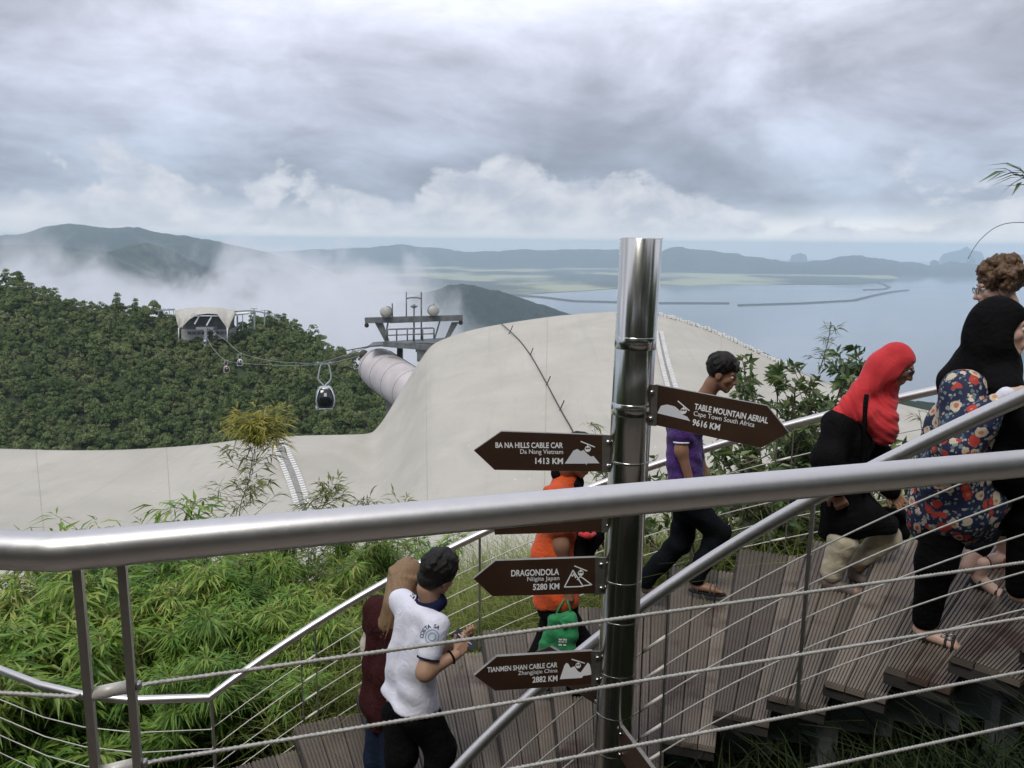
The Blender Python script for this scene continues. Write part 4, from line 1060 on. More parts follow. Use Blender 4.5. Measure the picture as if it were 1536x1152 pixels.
M_culm = mat('bamboo_culm', (.12, .12, .045), (.22, .19, .08), 6, .5)
def bamboo(seed, h, rad, nspray, per, L0, nculm=9, low=.25, droop=.3, lean=.35):
    r = np.random.default_rng(seed); cm = MB(); C = []; Dv = []
    for k in range(nculm):
        a = r.uniform(0, 6.28); q_ = rad * .35 * math.sqrt(r.uniform()); b0 = np.array([math.cos(a) * q_, math.sin(a) * q_, -.2]); a2 = a + r.normal() * .5; hh = h * r.uniform(.7, 1.03)
        tip = b0 + np.array([math.cos(a2) * rad * r.uniform(.3, .95), math.sin(a2) * rad * r.uniform(.3, .95), hh])
        mid = b0 * .45 + tip * .55 + np.array([-math.cos(a2) * rad * .22, -math.sin(a2) * rad * .22, hh * .13])
        P = smoothpath([b0, mid, tip], 5); cm.tube(P, list(np.linspace(.011, .003, len(P))), 5, False); P = np.array(P)
        m_ = nspray // nculm
        f = r.uniform(low, 1, m_) ** .8 * (len(P) - 1); i = np.minimum(f.astype(int), len(P) - 2); w_ = (f - i)[:, None]; p = P[i] * (1 - w_) + P[i + 1] * w_
        aa = r.uniform(0, 6.28, m_); dv = np.stack([np.cos(aa), np.sin(aa), r.uniform(-.25, .7, m_)], 1); reach = r.uniform(.05, .42, (m_, 1)) * (1.15 - (f / len(P))[:, None] * .6)
        c = p + dv * reach
        for t_ in range(0, m_, 2): cm.tube([p[t_], p[t_] * .5 + c[t_] * .5 + (0, 0, .02), c[t_]], [.003, .0025, .0015], 4, False)
        C.append(c); Dv.append(dv)
    V, Fc = sprays(np.concatenate(C), np.concatenate(Dv), r, per, L0, .85, droop)
    me = npmesh('foliage', V, Fc); cme = cm.mesh('culms'); cme.materials.append(M_culm)
    return me, cme
def plant(name, p, meshes, rot, s, label, cat, group, lm=None):
    root = empty(name, tuple(p)); root.rotation_euler.z = rot; root.scale = (s, s, s); tag(root, label, cat, group)
    fo = link('foliage', meshes[0], None, root); tag(fo, kind='stuff'); link('stems', meshes[1], None, root); return root
bam = [bamboo(300 + k, 2.5, 1.15, 700, 8, .225) for k in range(4)]
for a in bam: a[0].materials.append(M_bam)
bamd = [bamboo(320 + k, 2.2, 1.1, 330, 6, .15) for k in range(2)]
for a in bamd: a[0].materials.append(M_bamd)
def at_ground(u, Y):
    """ground point in the direction of column u at depth Y"""
    x = py(u, 700, Y)[0]; return np.array([x, Y, float(ground_z(x, Y))])
def to_top(u, v_top, Y, h):
    """place a plant of height h so that its top shows near v_top; its root stays in the ground"""
    p = at_ground(u, Y); zt = py(u, v_top, Y)[2]; s = (zt - p[2]) / h; return p, s
r = np.random.default_rng(99); kk = 0
spots = []
for (Y, us, vt) in ((6.6, range(-60, 470, 105), 935), (7.4, range(-30, 520, 100), 880), (8.3, range(-80, 560, 95), 825), (9.4, range(-40, 600, 90), 803)):
    for u in us: spots.append((u + r.uniform(-30, 30), vt + r.uniform(-22, 18), Y + r.uniform(-.3, .3)))
for (u, vt, Y) in spots:
    if u > 470 and Y < 7: continue
    p, s = to_top(u, vt, Y, 2.35); s = float(np.clip(s, .35, 1.35)); v = int(r.integers(0, 4)); olive = (vt < 835 and r.random() < .55)
    plant('bamboo_clump', p, bamd[v % 2] if olive else bam[v], r.uniform(0, 6.28), s, 'olive green bamboo clump at the back of the thicket, against the pale roof' if olive else 'bright green bamboo clump in the thicket behind the outer stair railing', 'bamboo', 'bamboo thicket behind the outer railing')
# single bamboo stems standing against the roof
def stem_plant(name, path, nleaf, Lm, label, m_l, seed, L0=.15, per=5, reach=.35, rr=.006, top_boost=0, cat='bamboo'):
    rs = np.random.default_rng(seed); P = np.array(smoothpath(path, 8)); root = empty(name, tuple(P[0])); tag(root, label, cat); cm = MB(); cm.tube(P, list(np.linspace(rr, rr * .35, len(P))), 6, False)
    f = (rs.uniform(.12, 1, nleaf) ** (1 / (1 + top_boost))) * (len(P) - 1); i = np.minimum(f.astype(int), len(P) - 2); w_ = (f - i)[:, None]; p = P[i] * (1 - w_) + P[i + 1] * w_
    aa = rs.uniform(0, 6.28, nleaf); dv = np.stack([np.cos(aa), np.sin(aa), rs.uniform(.0, .9, nleaf)], 1); c = p + dv * rs.uniform(.03, reach, (nleaf, 1)) * (1.1 - f / len(P) * .7)[:, None]
    for t_ in range(nleaf): cm.tube([p[t_], p[t_] * .5 + c[t_] * .5 - (0, 0, .015), c[t_]], [.003, .0025, .0015], 4, False)
    cm.build('stem', M_culm, root, P[0]); V, Fc = sprays(c, dv, rs, per, L0, .75, .3)
    fo = link('foliage', npmesh('foliage', V - P[0], Fc), m_l, root); tag(fo, kind='stuff'); return root
Yb = 8.2
g0 = at_ground(352, Yb)
stem_plant('bamboo_plant', [g0, py(358, 800, Yb), py(372, 725, Yb), py(386, 655, Yb), py(392, 632, Yb)], 130, .15, 'tall bamboo stem with olive leaves standing against the pale roof', M_bamd, 51, .16, 5, .5)
stem_plant('bamboo_tuft', [py(386, 668, Yb - .05), py(388, 650, Yb - .05), py(390, 630, Yb - .05)], 150, .15, 'yellow feathery bamboo tuft at the tip of the tall stem', M_bamy, 52, .14, 7, .46)
stem_plant('bamboo_plant', [at_ground(455, 7.9), py(462, 850, 7.9), py(478, 775, 7.9), py(498, 735, 7.9)], 100, .15, 'leafy bamboo stem leaning beside the laced roof seam', M_bamd, 53, .16, 5, .45)
stem_plant('bamboo_plant', [at_ground(590, 7.8), py(595, 850, 7.8), py(600, 790, 7.8), py(603, 755, 7.8)], 46, .15, 'small bamboo stem behind the long-haired woman', M_bamd, 54, .15, 5, .35)
stem_plant('bamboo_plant', [at_ground(895, 7.6), py(893, 750, 7.6), py(897, 680, 7.6), py(890, 635, 7.6)], 26, .15, 'thin brownish bamboo tip showing just beside the signpost', M_bamd, 55, .13, 4, .22)
stem_plant('bamboo_plant', [at_ground(545, 8.6), py(548, 860, 8.6), py(552, 790, 8.6), py(551, 748, 8.6)], 40, .15, 'short bamboo stem between the leaning one and the small one', M_bamd, 58, .15, 5, .35)
dome = bamboo(340, 1.5, .6, 780, 8, .15, 16, .1, .35); dome[0].materials.append(M_bam)
p, s = to_top(200, 760, 8.8, 1.45); plant('bamboo_bush', p, dome, .4, s, 'rounded dark green bamboo bush rising above the thick handrail', 'bamboo', None)
stem_plant('bamboo_plant', [at_ground(1384, 7.4), py(1384, 700, 7.4), py(1382, 640, 7.4), py(1378, 615, 7.4)], 8, .15, 'sparse pale bamboo sprig between the two veiled women', M_bamd, 56, .14, 3, .2)
# bamboo hanging in from beyond the frame
Yt = 4.9
stem_plant('bamboo_plant', [np.array([3.75, 5.35, float(ground_z(3.75, 5.35))]), py(1600, 560, 5.2), py(1590, 380, 5.0), py(1560, 280, Yt), py(1532, 262, Yt)], 12, .2, 'dark bamboo twig hanging over the curly-haired walker', M_shr, 57, .20, 3, .28, .008, 3.0)
MB_t = MB().tube(smoothpath([py(1590, 345, 5.0), py(1540, 334, 5.0), py(1500, 338, 5.0), py(1470, 360, 5.0), py(1452, 388, 5.0)], 5), .0022, 4); o = MB_t.build('dry_stem', M_culm, None, py(1590, 345, 5.0)); o.location = py(1590, 345, 5.0); tag(o, 'single thin arching stem over the curly-haired walker', 'stem')

# ------------------------------------------------------------------ grasses behind the outer railing
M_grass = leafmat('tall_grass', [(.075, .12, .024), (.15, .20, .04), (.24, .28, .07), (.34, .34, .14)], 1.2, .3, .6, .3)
def grass(n, seed, region, L0, m, name, label):
    rs = np.random.default_rng(seed); X_, Y_ = region(rs, n); Z_ = ground_z(X_, Y_); B = np.stack([X_, Y_, Z_], 1)
    d = unit(np.stack([rs.normal(size=n) * .35, rs.normal(size=n) * .35, np.ones(n)], 1)); L_ = L0 * rs.uniform(.5, 1.3, n); lean = unit(np.stack([rs.normal(size=n), rs.normal(size=n), np.zeros(n)], 1))
    s = np.cross(d, lean); s = unit(s); wd = rs.uniform(.004, .008, n)[:, None]; rows = []
    for k, f in enumerate((0, .35, .7, 1.0)):
        c = B + d * (L_ * f)[:, None] + lean * (L_ * .55 * f ** 2.2)[:, None] - np.array([0, 0, 1.]) * (L_ * .30 * f ** 3)[:, None]; w_ = wd * (1 - f * .9); rows += [c - s * w_, c + s * w_]
    V = np.stack(rows, 1).reshape(-1, 3); o_ = (np.arange(n) * 8)[:, None]; Fc = np.concatenate([o_ + np.array([[0, 1, 3, 2]]), o_ + np.array([[2, 3, 5, 4]]), o_ + np.array([[4, 5, 7, 6]])], 0)
    o = link(name, npmesh(name, V, Fc), m); tag(o, label, 'grass', None, 'stuff')
def reg_arc(t0, t1, r0, r1):
    def f(rs, n):
        t_ = np.radians(rs.uniform(t0, t1, n)); q_ = np.sqrt(rs.uniform(r0 ** 2, r1 ** 2, n)); return SC[0] + q_ * np.sin(t_), SC[1] + q_ * np.cos(t_)
    return f
grass(26000, 61, reg_arc(-26, 36, 4.65, 9.2), 1.15, M_grass, 'tall_grass', 'tall yellow-green grass growing along the outer side of the stairs')
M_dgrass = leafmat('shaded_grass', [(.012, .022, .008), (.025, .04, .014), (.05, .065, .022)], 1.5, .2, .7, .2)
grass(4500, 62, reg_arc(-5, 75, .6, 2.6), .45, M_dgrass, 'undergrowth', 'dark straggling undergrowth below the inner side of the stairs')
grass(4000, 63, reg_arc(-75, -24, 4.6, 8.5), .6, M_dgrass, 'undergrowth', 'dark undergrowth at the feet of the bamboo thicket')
# ------------------------------------------------------------------ broadleaf shrubs
M_twig = mat('grey_brown_twig', (.10, .08, .06), (.17, .14, .11), 9, .8)
def shrub(seed, h, rad, ntip, per=9, L0=.085, nst=6, low=.3):
    rs = np.random.default_rng(seed); cm = MB(); C = []; Dv = []
    for k in range(nst):
        a = rs.uniform(0, 6.28); tip = np.array([math.cos(a) * rad * rs.uniform(.2, .8), math.sin(a) * rad * rs.uniform(.2, .8), h * rs.uniform(.72, 1.0)]); b0 = np.array([math.cos(a) * .05, math.sin(a) * .05, -.15])
        P = np.array(smoothpath([b0, b0 * .5 + tip * .45 + rs.normal(size=3) * .07, tip], 6)); cm.tube(P, list(np.linspace(.014, .004, len(P))), 5, False)
        m_ = ntip // nst; f = rs.uniform(low, 1, m_) * (len(P) - 1); i = np.minimum(f.astype(int), len(P) - 2); w_ = (f - i)[:, None]; p = P[i] * (1 - w_) + P[i + 1] * w_
        aa = rs.uniform(0, 6.28, m_); dv = np.stack([np.cos(aa), np.sin(aa), rs.uniform(.1, 1.2, m_)], 1); c = p + dv * rs.uniform(.04, .30, (m_, 1)) * rad
        c[0] = P[-1]; dv[0] = (0, 0, 1)
        for t_ in range(m_): cm.tube([p[t_], p[t_] * .5 + c[t_] * .5 - (0, 0, .01), c[t_]], [.005, .004, .002], 4, False)
        C.append(c); Dv.append(dv)
    C = np.concatenate(C); Dv = np.concatenate(Dv); n = len(C); B = np.repeat(C, per, 0); Dd = np.repeat(unit(Dv), per, 0); a = rs.uniform(0, 6.28, n * per)
    t1 = unit(np.cross(Dd, np.array([.3, .2, 1.]))); t2 = np.cross(Dd, t1); d = unit(Dd * rs.uniform(.1, .8, (n * per, 1)) + t1 * np.cos(a)[:, None] + t2 * np.sin(a)[:, None]); B = B - Dd * rs.uniform(0, .09, (n * per, 1))
    L_ = L0 * rs.uniform(.6, 1.3, n * per); nn = unit(Dd + rs.normal(size=Dd.shape) * .3)
    V, Fc = blades(B, d, nn, L_, L_ * rs.uniform(.17, .24, n * per), .12)
    me = npmesh('foliage', V, Fc); me.materials.append(M_shr); c2 = cm.mesh('stems'); c2.materials.append(M_twig); return me, c2
sh = [shrub(400 + k, 2.0, .75, 230, 9, .078) for k in range(3)]; sh_thin = shrub(410, 2.0, .42, 66, 8, .085, 3, .35); sh_low = [shrub(420 + k, 1.0, .8, 150, 9, .075, 9, .15) for k in range(2)]
for n_, (u, v, Y, me_, hh, rot, lab) in enumerate([
    (1205, 498, 7.3, sh[0], 2.0, .3, 'full leafy shrub with a red-tipped shoot beside the red-veiled woman'),
    (1250, 545, 7.6, sh[1], 2.0, 2.1, 'yellowish leafy shrub just behind the red-veiled woman'),
    (1135, 492, 7.5, sh_thin, 2.0, 1.1, 'thin open shrub with few leaves beside the boy in purple'),
    (1150, 590, 7.0, sh[2], 2.0, 4.0, 'leafy shrub behind the tip of the arrow board with flat-topped mountain'),
    (1088, 690, 6.7, sh_low[0], 1.0, .6, 'low leafy shrub right behind the boy in purple'),
    (1180, 665, 6.5, sh_low[1], 1.0, 2.2, 'low leafy shrub below the outer handrail between boy and red-veiled woman'),
    (985, 715, 6.9, sh_low[0], 1.0, 3.3, 'low leafy shrub half hidden by the signpost'),
    (1260, 650, 6.6, sh_low[1], 1.0, 5.1, 'low leafy shrub mostly behind the red-veiled woman')]):
    p, s = to_top(u, v, Y, hh); plant('leafy_shrub', p, me_, rot, float(s), lab, 'shrub', 'shrubs behind the outer railing')
M_redtip = leafmat('red_young_leaves', [(.25, .05, .03), (.35, .12, .05)], 3, .3)
p = py(1247, 492, 7.2); rs = np.random.default_rng(3)
stem_plant('red_tipped_shoot', [py(1228, 560, 7.25), py(1240, 520, 7.25), py(1247, 484, 7.25)], 22, .1, 'upright leafy shoot at the top of the full shrub', M_shr, 71, .10, 5, .2, .006, 0, 'shrub')
# trees on the bank behind the deck
for k, (x, y, s_) in enumerate([(-5.5, -8, 1.0), (-1.5, -9, 1.15), (2.5, -8.5, 1.1), (6.5, -7.5, 1.0), (10, -6, 1.0), (-9.5, -6.5, 1.0), (-12, -2.5, 1.1), (-13.5, 2, 1.2), (12.5, -2, 1.2), (-9, .5, 1.0), (-8.5, 3.2, .95), (9, .8, 1.05), (9.5, 3.6, 1.0), (-11, -4, 1.1)]):
    t_ = empty('bank_tree', (x, y, float(ground_z(x, y)))); t_.rotation_euler.z = k; t_.scale = (.85 * s_, .85 * s_, .8 * s_); tag(t_, 'tree on the bank behind the viewing deck', 'tree', 'trees on the bank behind the deck'); link('trunk', trunk_me, None, t_); link('crown', crown_me[k % 6], None, t_)
# bank of bushes behind the deck
for k, (x, y, s) in enumerate([(-4, -4.5, 1.6), (-1.6, -5.2, 1.9), (1.2, -5.0, 1.7), (3.8, -4.6, 1.8), (6.3, -3.2, 1.6), (-6.5, -3.0, 1.6), (0, -7.5, 2.4), (4, -8, 2.4), (-4.5, -8, 2.4)]):
    plant('bank_bush', (x, y, float(ground_z(x, y)) - .1), sh[k % 3], k * 1.3, s, 'broad bush growing on the bank behind the viewing deck', 'bush', 'bushes on the bank behind the deck')
# ------------------------------------------------------------------ bodies: smooth blends of tapered limbs, meshed as one surface
def sd_cap(P, a, b, ra, rb):
    a = np.asarray(a, float); b = np.asarray(b, float); ab = b - a; L2 = ab @ ab + 1e-12
    pa = P - a; t_ = np.clip((pa @ ab) / L2, 0, 1); return np.linalg.norm(pa - t_[..., None] * ab, axis=-1) - (ra + t_ * (rb - ra))
def sd_ell(P, c, r, ax=None):
    q_ = P - np.asarray(c, float)
    if ax is not None: q_ = q_ @ np.asarray(ax, float).T
    r = np.asarray(r, float); k0_ = np.linalg.norm(q_ / r, axis=-1); k1_ = np.linalg.norm(q_ / (r * r), axis=-1) + 1e-9
    return k0_ * (k0_ - 1) / k1_
def smin(a, b, k): h = np.maximum(k - np.abs(a - b), 0) / k; return np.minimum(a, b) - h * h * k * .25
def smax(a, b, k): return -smin(-a, -b, k)
def evalp(P, prims, k):
    d = None
    for p in prims:
        if p[0] == 'c': e = sd_cap(P, *p[1:5])
        elif p[0] == 'e': e = sd_ell(P, *p[1:])
        elif p[0] == '-e': d = smax(d, -sd_ell(P, *p[1:]), .012); continue
        elif p[0] == 'cut': d = smax(d, (P - np.asarray(p[1], float)) @ np.asarray(p[2], float), p[3] if len(p) > 3 else .01); continue
        elif p[0] == '-c': d = smax(d, -sd_cap(P, *p[1:5]), .012); continue
        d = e if d is None else smin(d, e, k)
    return d
def bounds(prims, pad):
    lo_ = np.full(3, 1e9); hi_ = -lo_
    for p in prims:
        if p[0] == 'c':
            for q_, r_ in ((p[1], p[3]), (p[2], p[4])): lo_ = np.minimum(lo_, np.asarray(q_) - r_); hi_ = np.maximum(hi_, np.asarray(q_) + r_)
        elif p[0] == 'e': m_ = max(p[2]); lo_ = np.minimum(lo_, np.asarray(p[1]) - m_); hi_ = np.maximum(hi_, np.asarray(p[1]) + m_)
    return lo_ - pad, hi_ + pad
CORN = np.array([(i, j, k) for i in (0, 1) for j in (0, 1) for k in (0, 1)])
EDG = [(a, b) for a in range(8) for b in range(a + 1, 8) if np.abs(CORN[a] - CORN[b]).sum() == 1]
def surface(prims, k=.03, res=.010, disp=None):
    """surface nets over the blended distance"""
    lo_, hi_ = bounds(prims, res * 3 + .015); n = np.ceil((hi_ - lo_) / res).astype(int) + 1
    xs_ = [lo_[i] + np.arange(n[i]) * res for i in range(3)]
    P = np.stack(np.meshgrid(*xs_, indexing='ij'), -1).reshape(-1, 3)
    val = evalp(P, prims, k)
    if disp is not None:
        m_ = np.abs(val) < .06; val[m_] += disp(P[m_])
    val = val.reshape(n).astype(np.float32); s = val < 0
    cs = [s[c[0]:n[0] - 1 + c[0], c[1]:n[1] - 1 + c[1], c[2]:n[2] - 1 + c[2]] for c in CORN]
    cnt = sum(c.astype(np.int8) for c in cs); act = (cnt > 0) & (cnt < 8); ijk = np.argwhere(act)
    cv = np.stack([val[ijk[:, 0] + c[0], ijk[:, 1] + c[1], ijk[:, 2] + c[2]] for c in CORN], 1)
    acc = np.zeros((len(ijk), 3)); num = np.zeros(len(ijk))
    for a, b in EDG:
        va, vb = cv[:, a], cv[:, b]; m_ = (va < 0) != (vb < 0); t_ = np.where(m_, va / np.where(m_, va - vb, 1), 0)
        acc += np.where(m_[:, None], CORN[a] + t_[:, None] * (CORN[b] - CORN[a]), 0); num += m_
    V = lo_ + (ijk + acc / num[:, None]) * res
    idm = np.full(act.shape, -1, dtype=np.int64); idm[act] = np.arange(len(ijk)); Q = []
    for ax_ in range(3):
        o1, o2 = [(1, 2), (2, 0), (0, 1)][ax_]; sl0 = [slice(1, n[i] - 1) for i in range(3)]; sl0[ax_] = slice(0, n[ax_] - 1); sl1 = list(sl0); sl1[ax_] = slice(1, n[ax_])
        A_ = s[tuple(sl0)]; B_ = s[tuple(sl1)]; ch = np.argwhere(A_ != B_); off = np.array([1, 1, 1]); off[ax_] = 0; c = ch + off; fl = A_[tuple(ch.T)]
        e1_ = np.zeros(3, int); e1_[o1] = 1; e2_ = np.zeros(3, int); e2_[o2] = 1
        g_ = lambda q_: idm[tuple(q_.T)]
        qd = np.stack([g_(c - e1_ - e2_), g_(c - e2_), g_(c), g_(c - e1_)], 1); qd[~fl] = qd[~fl][:, ::-1]; Q.append(qd)
    Q = np.concatenate(Q); Q = Q[(Q >= 0).all(1)]
    return V, Q
def folds(freq, amp, dirs, seed=0):
    r_ = np.random.default_rng(seed); D_ = [np.array(d, float) for d in dirs]; ph = r_.uniform(0, 6.28, 12)
    def f(P):
        w_ = np.sin(P @ np.array([7.1, 5.3, 6.2]) + ph[9]) * .9
        v = 0
        for i, d in enumerate(D_): v = v + np.sin(P @ d * freq * (1 + .37 * i) + ph[i] + w_ * 1.6) / (1 + .5 * i)
        return v * amp
    return f
def tousle(f0, f1, amp, seed, stretch=(1, 1, 1)):
    r_ = np.random.default_rng(seed); D_ = r_.normal(size=(14, 3)); D_ /= np.linalg.norm(D_, axis=1, keepdims=True); D_ = D_ * r_.uniform(f0, f1, (14, 1)) * np.array(stretch); ph = r_.uniform(0, 6.28, 14)
    return lambda P: amp * np.sin(P @ D_.T + ph).sum(1) / 3.0
class Person:
    def __init__(s, label, Y0, feet):
        s.Y = Y0; s.root = empty('person', tuple(feet)); s.o = np.array(feet, float); tag(s.root, label, 'person'); s.pieces = []
    def J(s, u, v, dY=0.): return py(u, v, s.Y + dY)
    def part(s, name, m, prims, k=.03, res=.010, disp=None, parent=None):
        V, Q = surface(prims, k, res, disp); o = link(name, npmesh(name, V - s.o, Q, True), m, parent or s.root); return o
    def body(s, chunks, m):
        """one mesh: trunk and limbs, head and hands, each meshed at its own fineness"""
        Vs, Qs, n = [], [], 0
        for prims, k, res in chunks:
            V, Q = surface(prims, k, res); Vs.append(V); Qs.append(Q + n); n += len(V)
        return link('body', npmesh('body', np.concatenate(Vs) - s.o, np.concatenate(Qs), True), m, s.root)
def norm(a): a = np.asarray(a, float); return a / np.linalg.norm(a)
class Head:
    def __init__(s, c, f, up, k=1.0):
        s.c = np.asarray(c, float); s.f = norm(f); u = norm(up); s.r = norm(np.cross(s.f, u)); s.u = np.cross(s.r, s.f); s.k = k; s.ax = np.array([s.r, s.f, s.u])
    def p(s, r, f, u): return s.c + (s.r * r + s.f * f + s.u * u) * s.k
    def e(s, r, f, u, a, b, c_): return ('e', s.p(r, f, u), (a * s.k, b * s.k, c_ * s.k), s.ax)
    def cap(s, a, b, ra, rb): return ('c', s.p(*a), s.p(*b), ra * s.k, rb * s.k)
    def skin(s, neck):
        L = [s.e(0, -.012, .032, .073, .092, .090), s.e(0, .030, -.028, .058, .062, .084), s.cap((-.042, .01, -.055), (-.014, .068, -.096), .022, .020), s.cap((.042, .01, -.055), (.014, .068, -.096), .022, .020),
             s.cap((-.03, .078, .026), (.03, .078, .026), .014, .014), s.cap((-.04, .062, -.02), (-.044, .05, -.03), .016, .014), s.cap((.04, .062, -.02), (.044, .05, -.03), .016, .014),
             s.cap((0, .088, .012), (0, .112, -.032), .008, .012), s.cap((-.012, .094, -.036), (.012, .094, -.036), .010, .010),
             s.cap((-.018, .086, -.060), (.018, .086, -.060), .009, .009), s.cap((-.015, .085, -.071), (.015, .085, -.071), .009, .009),
             s.e(-.076, -.004, -.008, .009, .022, .032), s.e(.076, -.004, -.008, .009, .022, .032),
             s.cap((0, -.02, -.05), (0, -.03, -.09), .056, .054), ('c', s.p(0, -.03, -.09), neck, .054 * s.k, .060 * s.k),
             ('-e', s.p(-.031, .096, .006), (.016 * s.k, .012 * s.k, .010 * s.k), s.ax), ('-e', s.p(.031, .096, .006), (.016 * s.k, .012 * s.k, .010 * s.k), s.ax)]
        return L
    def hair(s, extra=()):
        n = (s.u * -1 + s.f * .95); n = n / np.linalg.norm(n)
        return [s.e(0, -.016, .040, .086, .104, .100), ('cut', s.p(0, .086, .072), n, .012), ('cut', s.p(0, 0, -.085), -s.u, .01)]
    def strands(s, n, seed, length=(1.6, 2.3), r0=.0075, k_=1.05, front=1.0, fringe=0):
        r_ = np.random.default_rng(seed); L = []
        C_ = (0, -.018, .038); E_ = np.array([.086, .104, .100]) * k_
        for i in range(n):
            a = r_.uniform(0, 2 * math.pi); le = r_.uniform(*length) * (front if math.cos(a) > .45 else 1.0); pts = []
            for t_ in np.linspace(.12, le, 4):
                a2 = a + .25 * math.sin(t_ * 3 + i); v_ = np.array([math.sin(t_) * math.sin(a2), math.sin(t_) * math.cos(a2), math.cos(t_)]) * E_; pts.append(s.p(C_[0] + v_[0], C_[1] + v_[1], C_[2] + v_[2]))
            rr = r_.uniform(.7, 1.15) * r0
            for q in range(3): L.append(('c', pts[q], pts[q + 1], rr, rr * (1 - .3 * (q == 2))))
        for i in range(fringe):
            x = -.06 + .12 * i / max(1, fringe - 1); L.append(('c', s.p(x, .070, .098), s.p(x + r_.uniform(-.01, .01), .100 - abs(x) * .35, .052 + r_.uniform(-.008, .01)), .010, .006))
        return L
    def face_parts(s, P, M_e, M_i, M_b):
        for sd_ in (-1, 1):
            m = MB(); m.ball(s.p(sd_ * .031, .076, .006), .0135 * s.k, 10, 8); e_ = m.build('eye', M_e, P.root, P.o)
            m = MB(); m.ball(s.p(sd_ * .031, .0855, .0045), .0062 * s.k, 8, 6); m.build('iris', M_i, e_, P.o)
            m = MB(); m.tube([s.p(sd_ * .012, .091, .026), s.p(sd_ * .03, .089, .032), s.p(sd_ * .048, .075, .026)], [.003, .004, .0025], 6); m.build('eyebrow', M_b, P.root, P.o)
def hand(wrist, d, back, side, curl=.5, spread=.10, k=1.0, grip=None):
    """palm and five fingers; d along the hand, back = normal of the back of the hand, side = +1 thumb towards cross(d, back)"""
    d = norm(d); b = norm(np.asarray(back) - d * np.dot(back, d)); sd_ = np.cross(d, b) * side; w_ = np.asarray(wrist, float); L = []
    for q_ in (-.028, -.009, .010, .028): L.append(('c', w_ + sd_ * q_ * .6 * k, w_ + d * .082 * k + sd_ * q_ * k, .013 * k, .012 * k))
    for q_, l1, l2, l3 in ((.030, .040, .024, .018), (.010, .045, .028, .020), (-.010, .041, .026, .019), (-.029, .032, .019, .016)):
        p = w_ + d * .082 * k + sd_ * q_ * k; dd = norm(d + sd_ * q_ * spread * 30 * .1); a = curl * .9
        for l, r0, r1 in ((l1, .0092, .0086), (l2, .0086, .008), (l3, .008, .0068)):
            v_ = dd * math.cos(a) - b * math.sin(a); p2 = p + v_ * l * k; L.append(('c', p, p2, r0 * k, r1 * k)); p = p2; a += curl * 1.15
    p = w_ + d * .022 * k + sd_ * .026 * k; v1 = norm(d * .65 + sd_ * .75 - b * .25 * (1 + curl)); p2 = p + v1 * .042 * k; v2 = norm(d * .95 + sd_ * .25 - b * .5 * curl); p3 = p2 + v2 * .034 * k; L += [('c', p, p2, .0125 * k, .0105 * k), ('c', p2, p3, .0102 * k, .0085 * k)]
    return L
def shoe(heel, d, up=(0, 0, 1), L_=.25):
    d = norm(d); h = np.asarray(heel, float); return [('c', h + d * .035 + (0, 0, .04), h + d * .10 + (0, 0, .045), .038, .036), ('c', h + d * .10 + (0, 0, .034), h + d * (L_ - .045) + (0, 0, .026), .036, .034), ('c', h + d * .03 + (0, 0, .06), h + d * .03 + (0, 0, .10), .036, .038), ('cut', h + (0, 0, .003), (0, 0, -1), .004)]
def bare_foot(heel, d, side):
    d = norm(d); h = np.asarray(heel, float); s_ = norm(np.cross(d, (0, 0, 1))) * side
    L = [('c', h + d * .03 + (0, 0, .045), h + d * .16 + (0, 0, .03), .030, .026), ('c', h + d * .04 + s_ * .01 + (0, 0, .035), h + d * .17 + s_ * .022 + (0, 0, .026), .026, .020), ('c', h + d * .03 + (0, 0, .05), h + d * .045 + (0, 0, .13), .032, .036)]
    for i, q_ in enumerate((.026, .010, -.004, -.017, -.028)): L.append(('c', h + d * (.165 - i * .006) + s_ * q_ + (0, 0, .024), h + d * (.215 - i * .010) + s_ * q_ * 1.1 + (0, 0, .020), .011 - i * .001, .009 - i * .0006))
    return L
def sandal(P, name, m, heel, d, side, strap_m=None):
    d = norm(d); h = np.asarray(heel, float); s_ = norm(np.cross(d, (0, 0, 1))) * side; pts = []
    for t_ in np.linspace(0, 6.283, 22)[:-1]:
        a, b = math.cos(t_), math.sin(t_); pts.append(h + d * (.115 + .128 * a) + s_ * (b * (.046 - .010 * (a < 0)) + .004 * a) + np.array([0, 0, -.014]))
    o = MB().prism(pts, (0, 0, .016)).build(name, m, P.root, P.o); st_ = MB()
    for f0, wd in ((.165, .014), (.135, .012), (.05, .010)):
        st_.tube([h + d * f0 + s_ * .046 + (0, 0, 0), h + d * f0 + s_ * .036 + (0, 0, .042), h + d * (f0 + .005) + (0, 0, .062), h + d * f0 - s_ * .034 + (0, 0, .042), h + d * f0 - s_ * .043 + (0, 0, 0)], wd * .55, 6)
    st_.build('strap', strap_m or m, o, P.o); return o
def torso(ch, wa, hi, lat, rc=.105, rw=.095, rh=.115, wc=.085, ww=.06, wh=.07):
    lat = norm(lat); L = []
    for s_ in (-1, 1): L += [('c', ch + lat * s_ * wc, wa + lat * s_ * ww, rc, rw), ('c', wa + lat * s_ * ww, hi + lat * s_ * wh, rw, rh)]
    return L + [('c', ch - lat * wc, ch + lat * wc, rc, rc), ('c', hi - lat * wh, hi + lat * wh, rh, rh)]
def limb(a, b, c, r0, r1, r2): return [('c', a, b, r0, r1), ('c', b, c, r1, r2)]
def grow(L, g_): return [(p[0], p[1], p[2], p[3] + g_, p[4] + g_) if p[0] == 'c' else p for p in L]
def ring_tube(c, ax_, r_, w_):
    a = norm(np.cross(ax_, (.3, .2, 1.))); b = np.cross(norm(ax_), a); return MB().tube([c + (a * math.cos(t_) + b * math.sin(t_)) * r_ for t_ in np.linspace(0, 2 * math.pi, 28)], w_, 8)
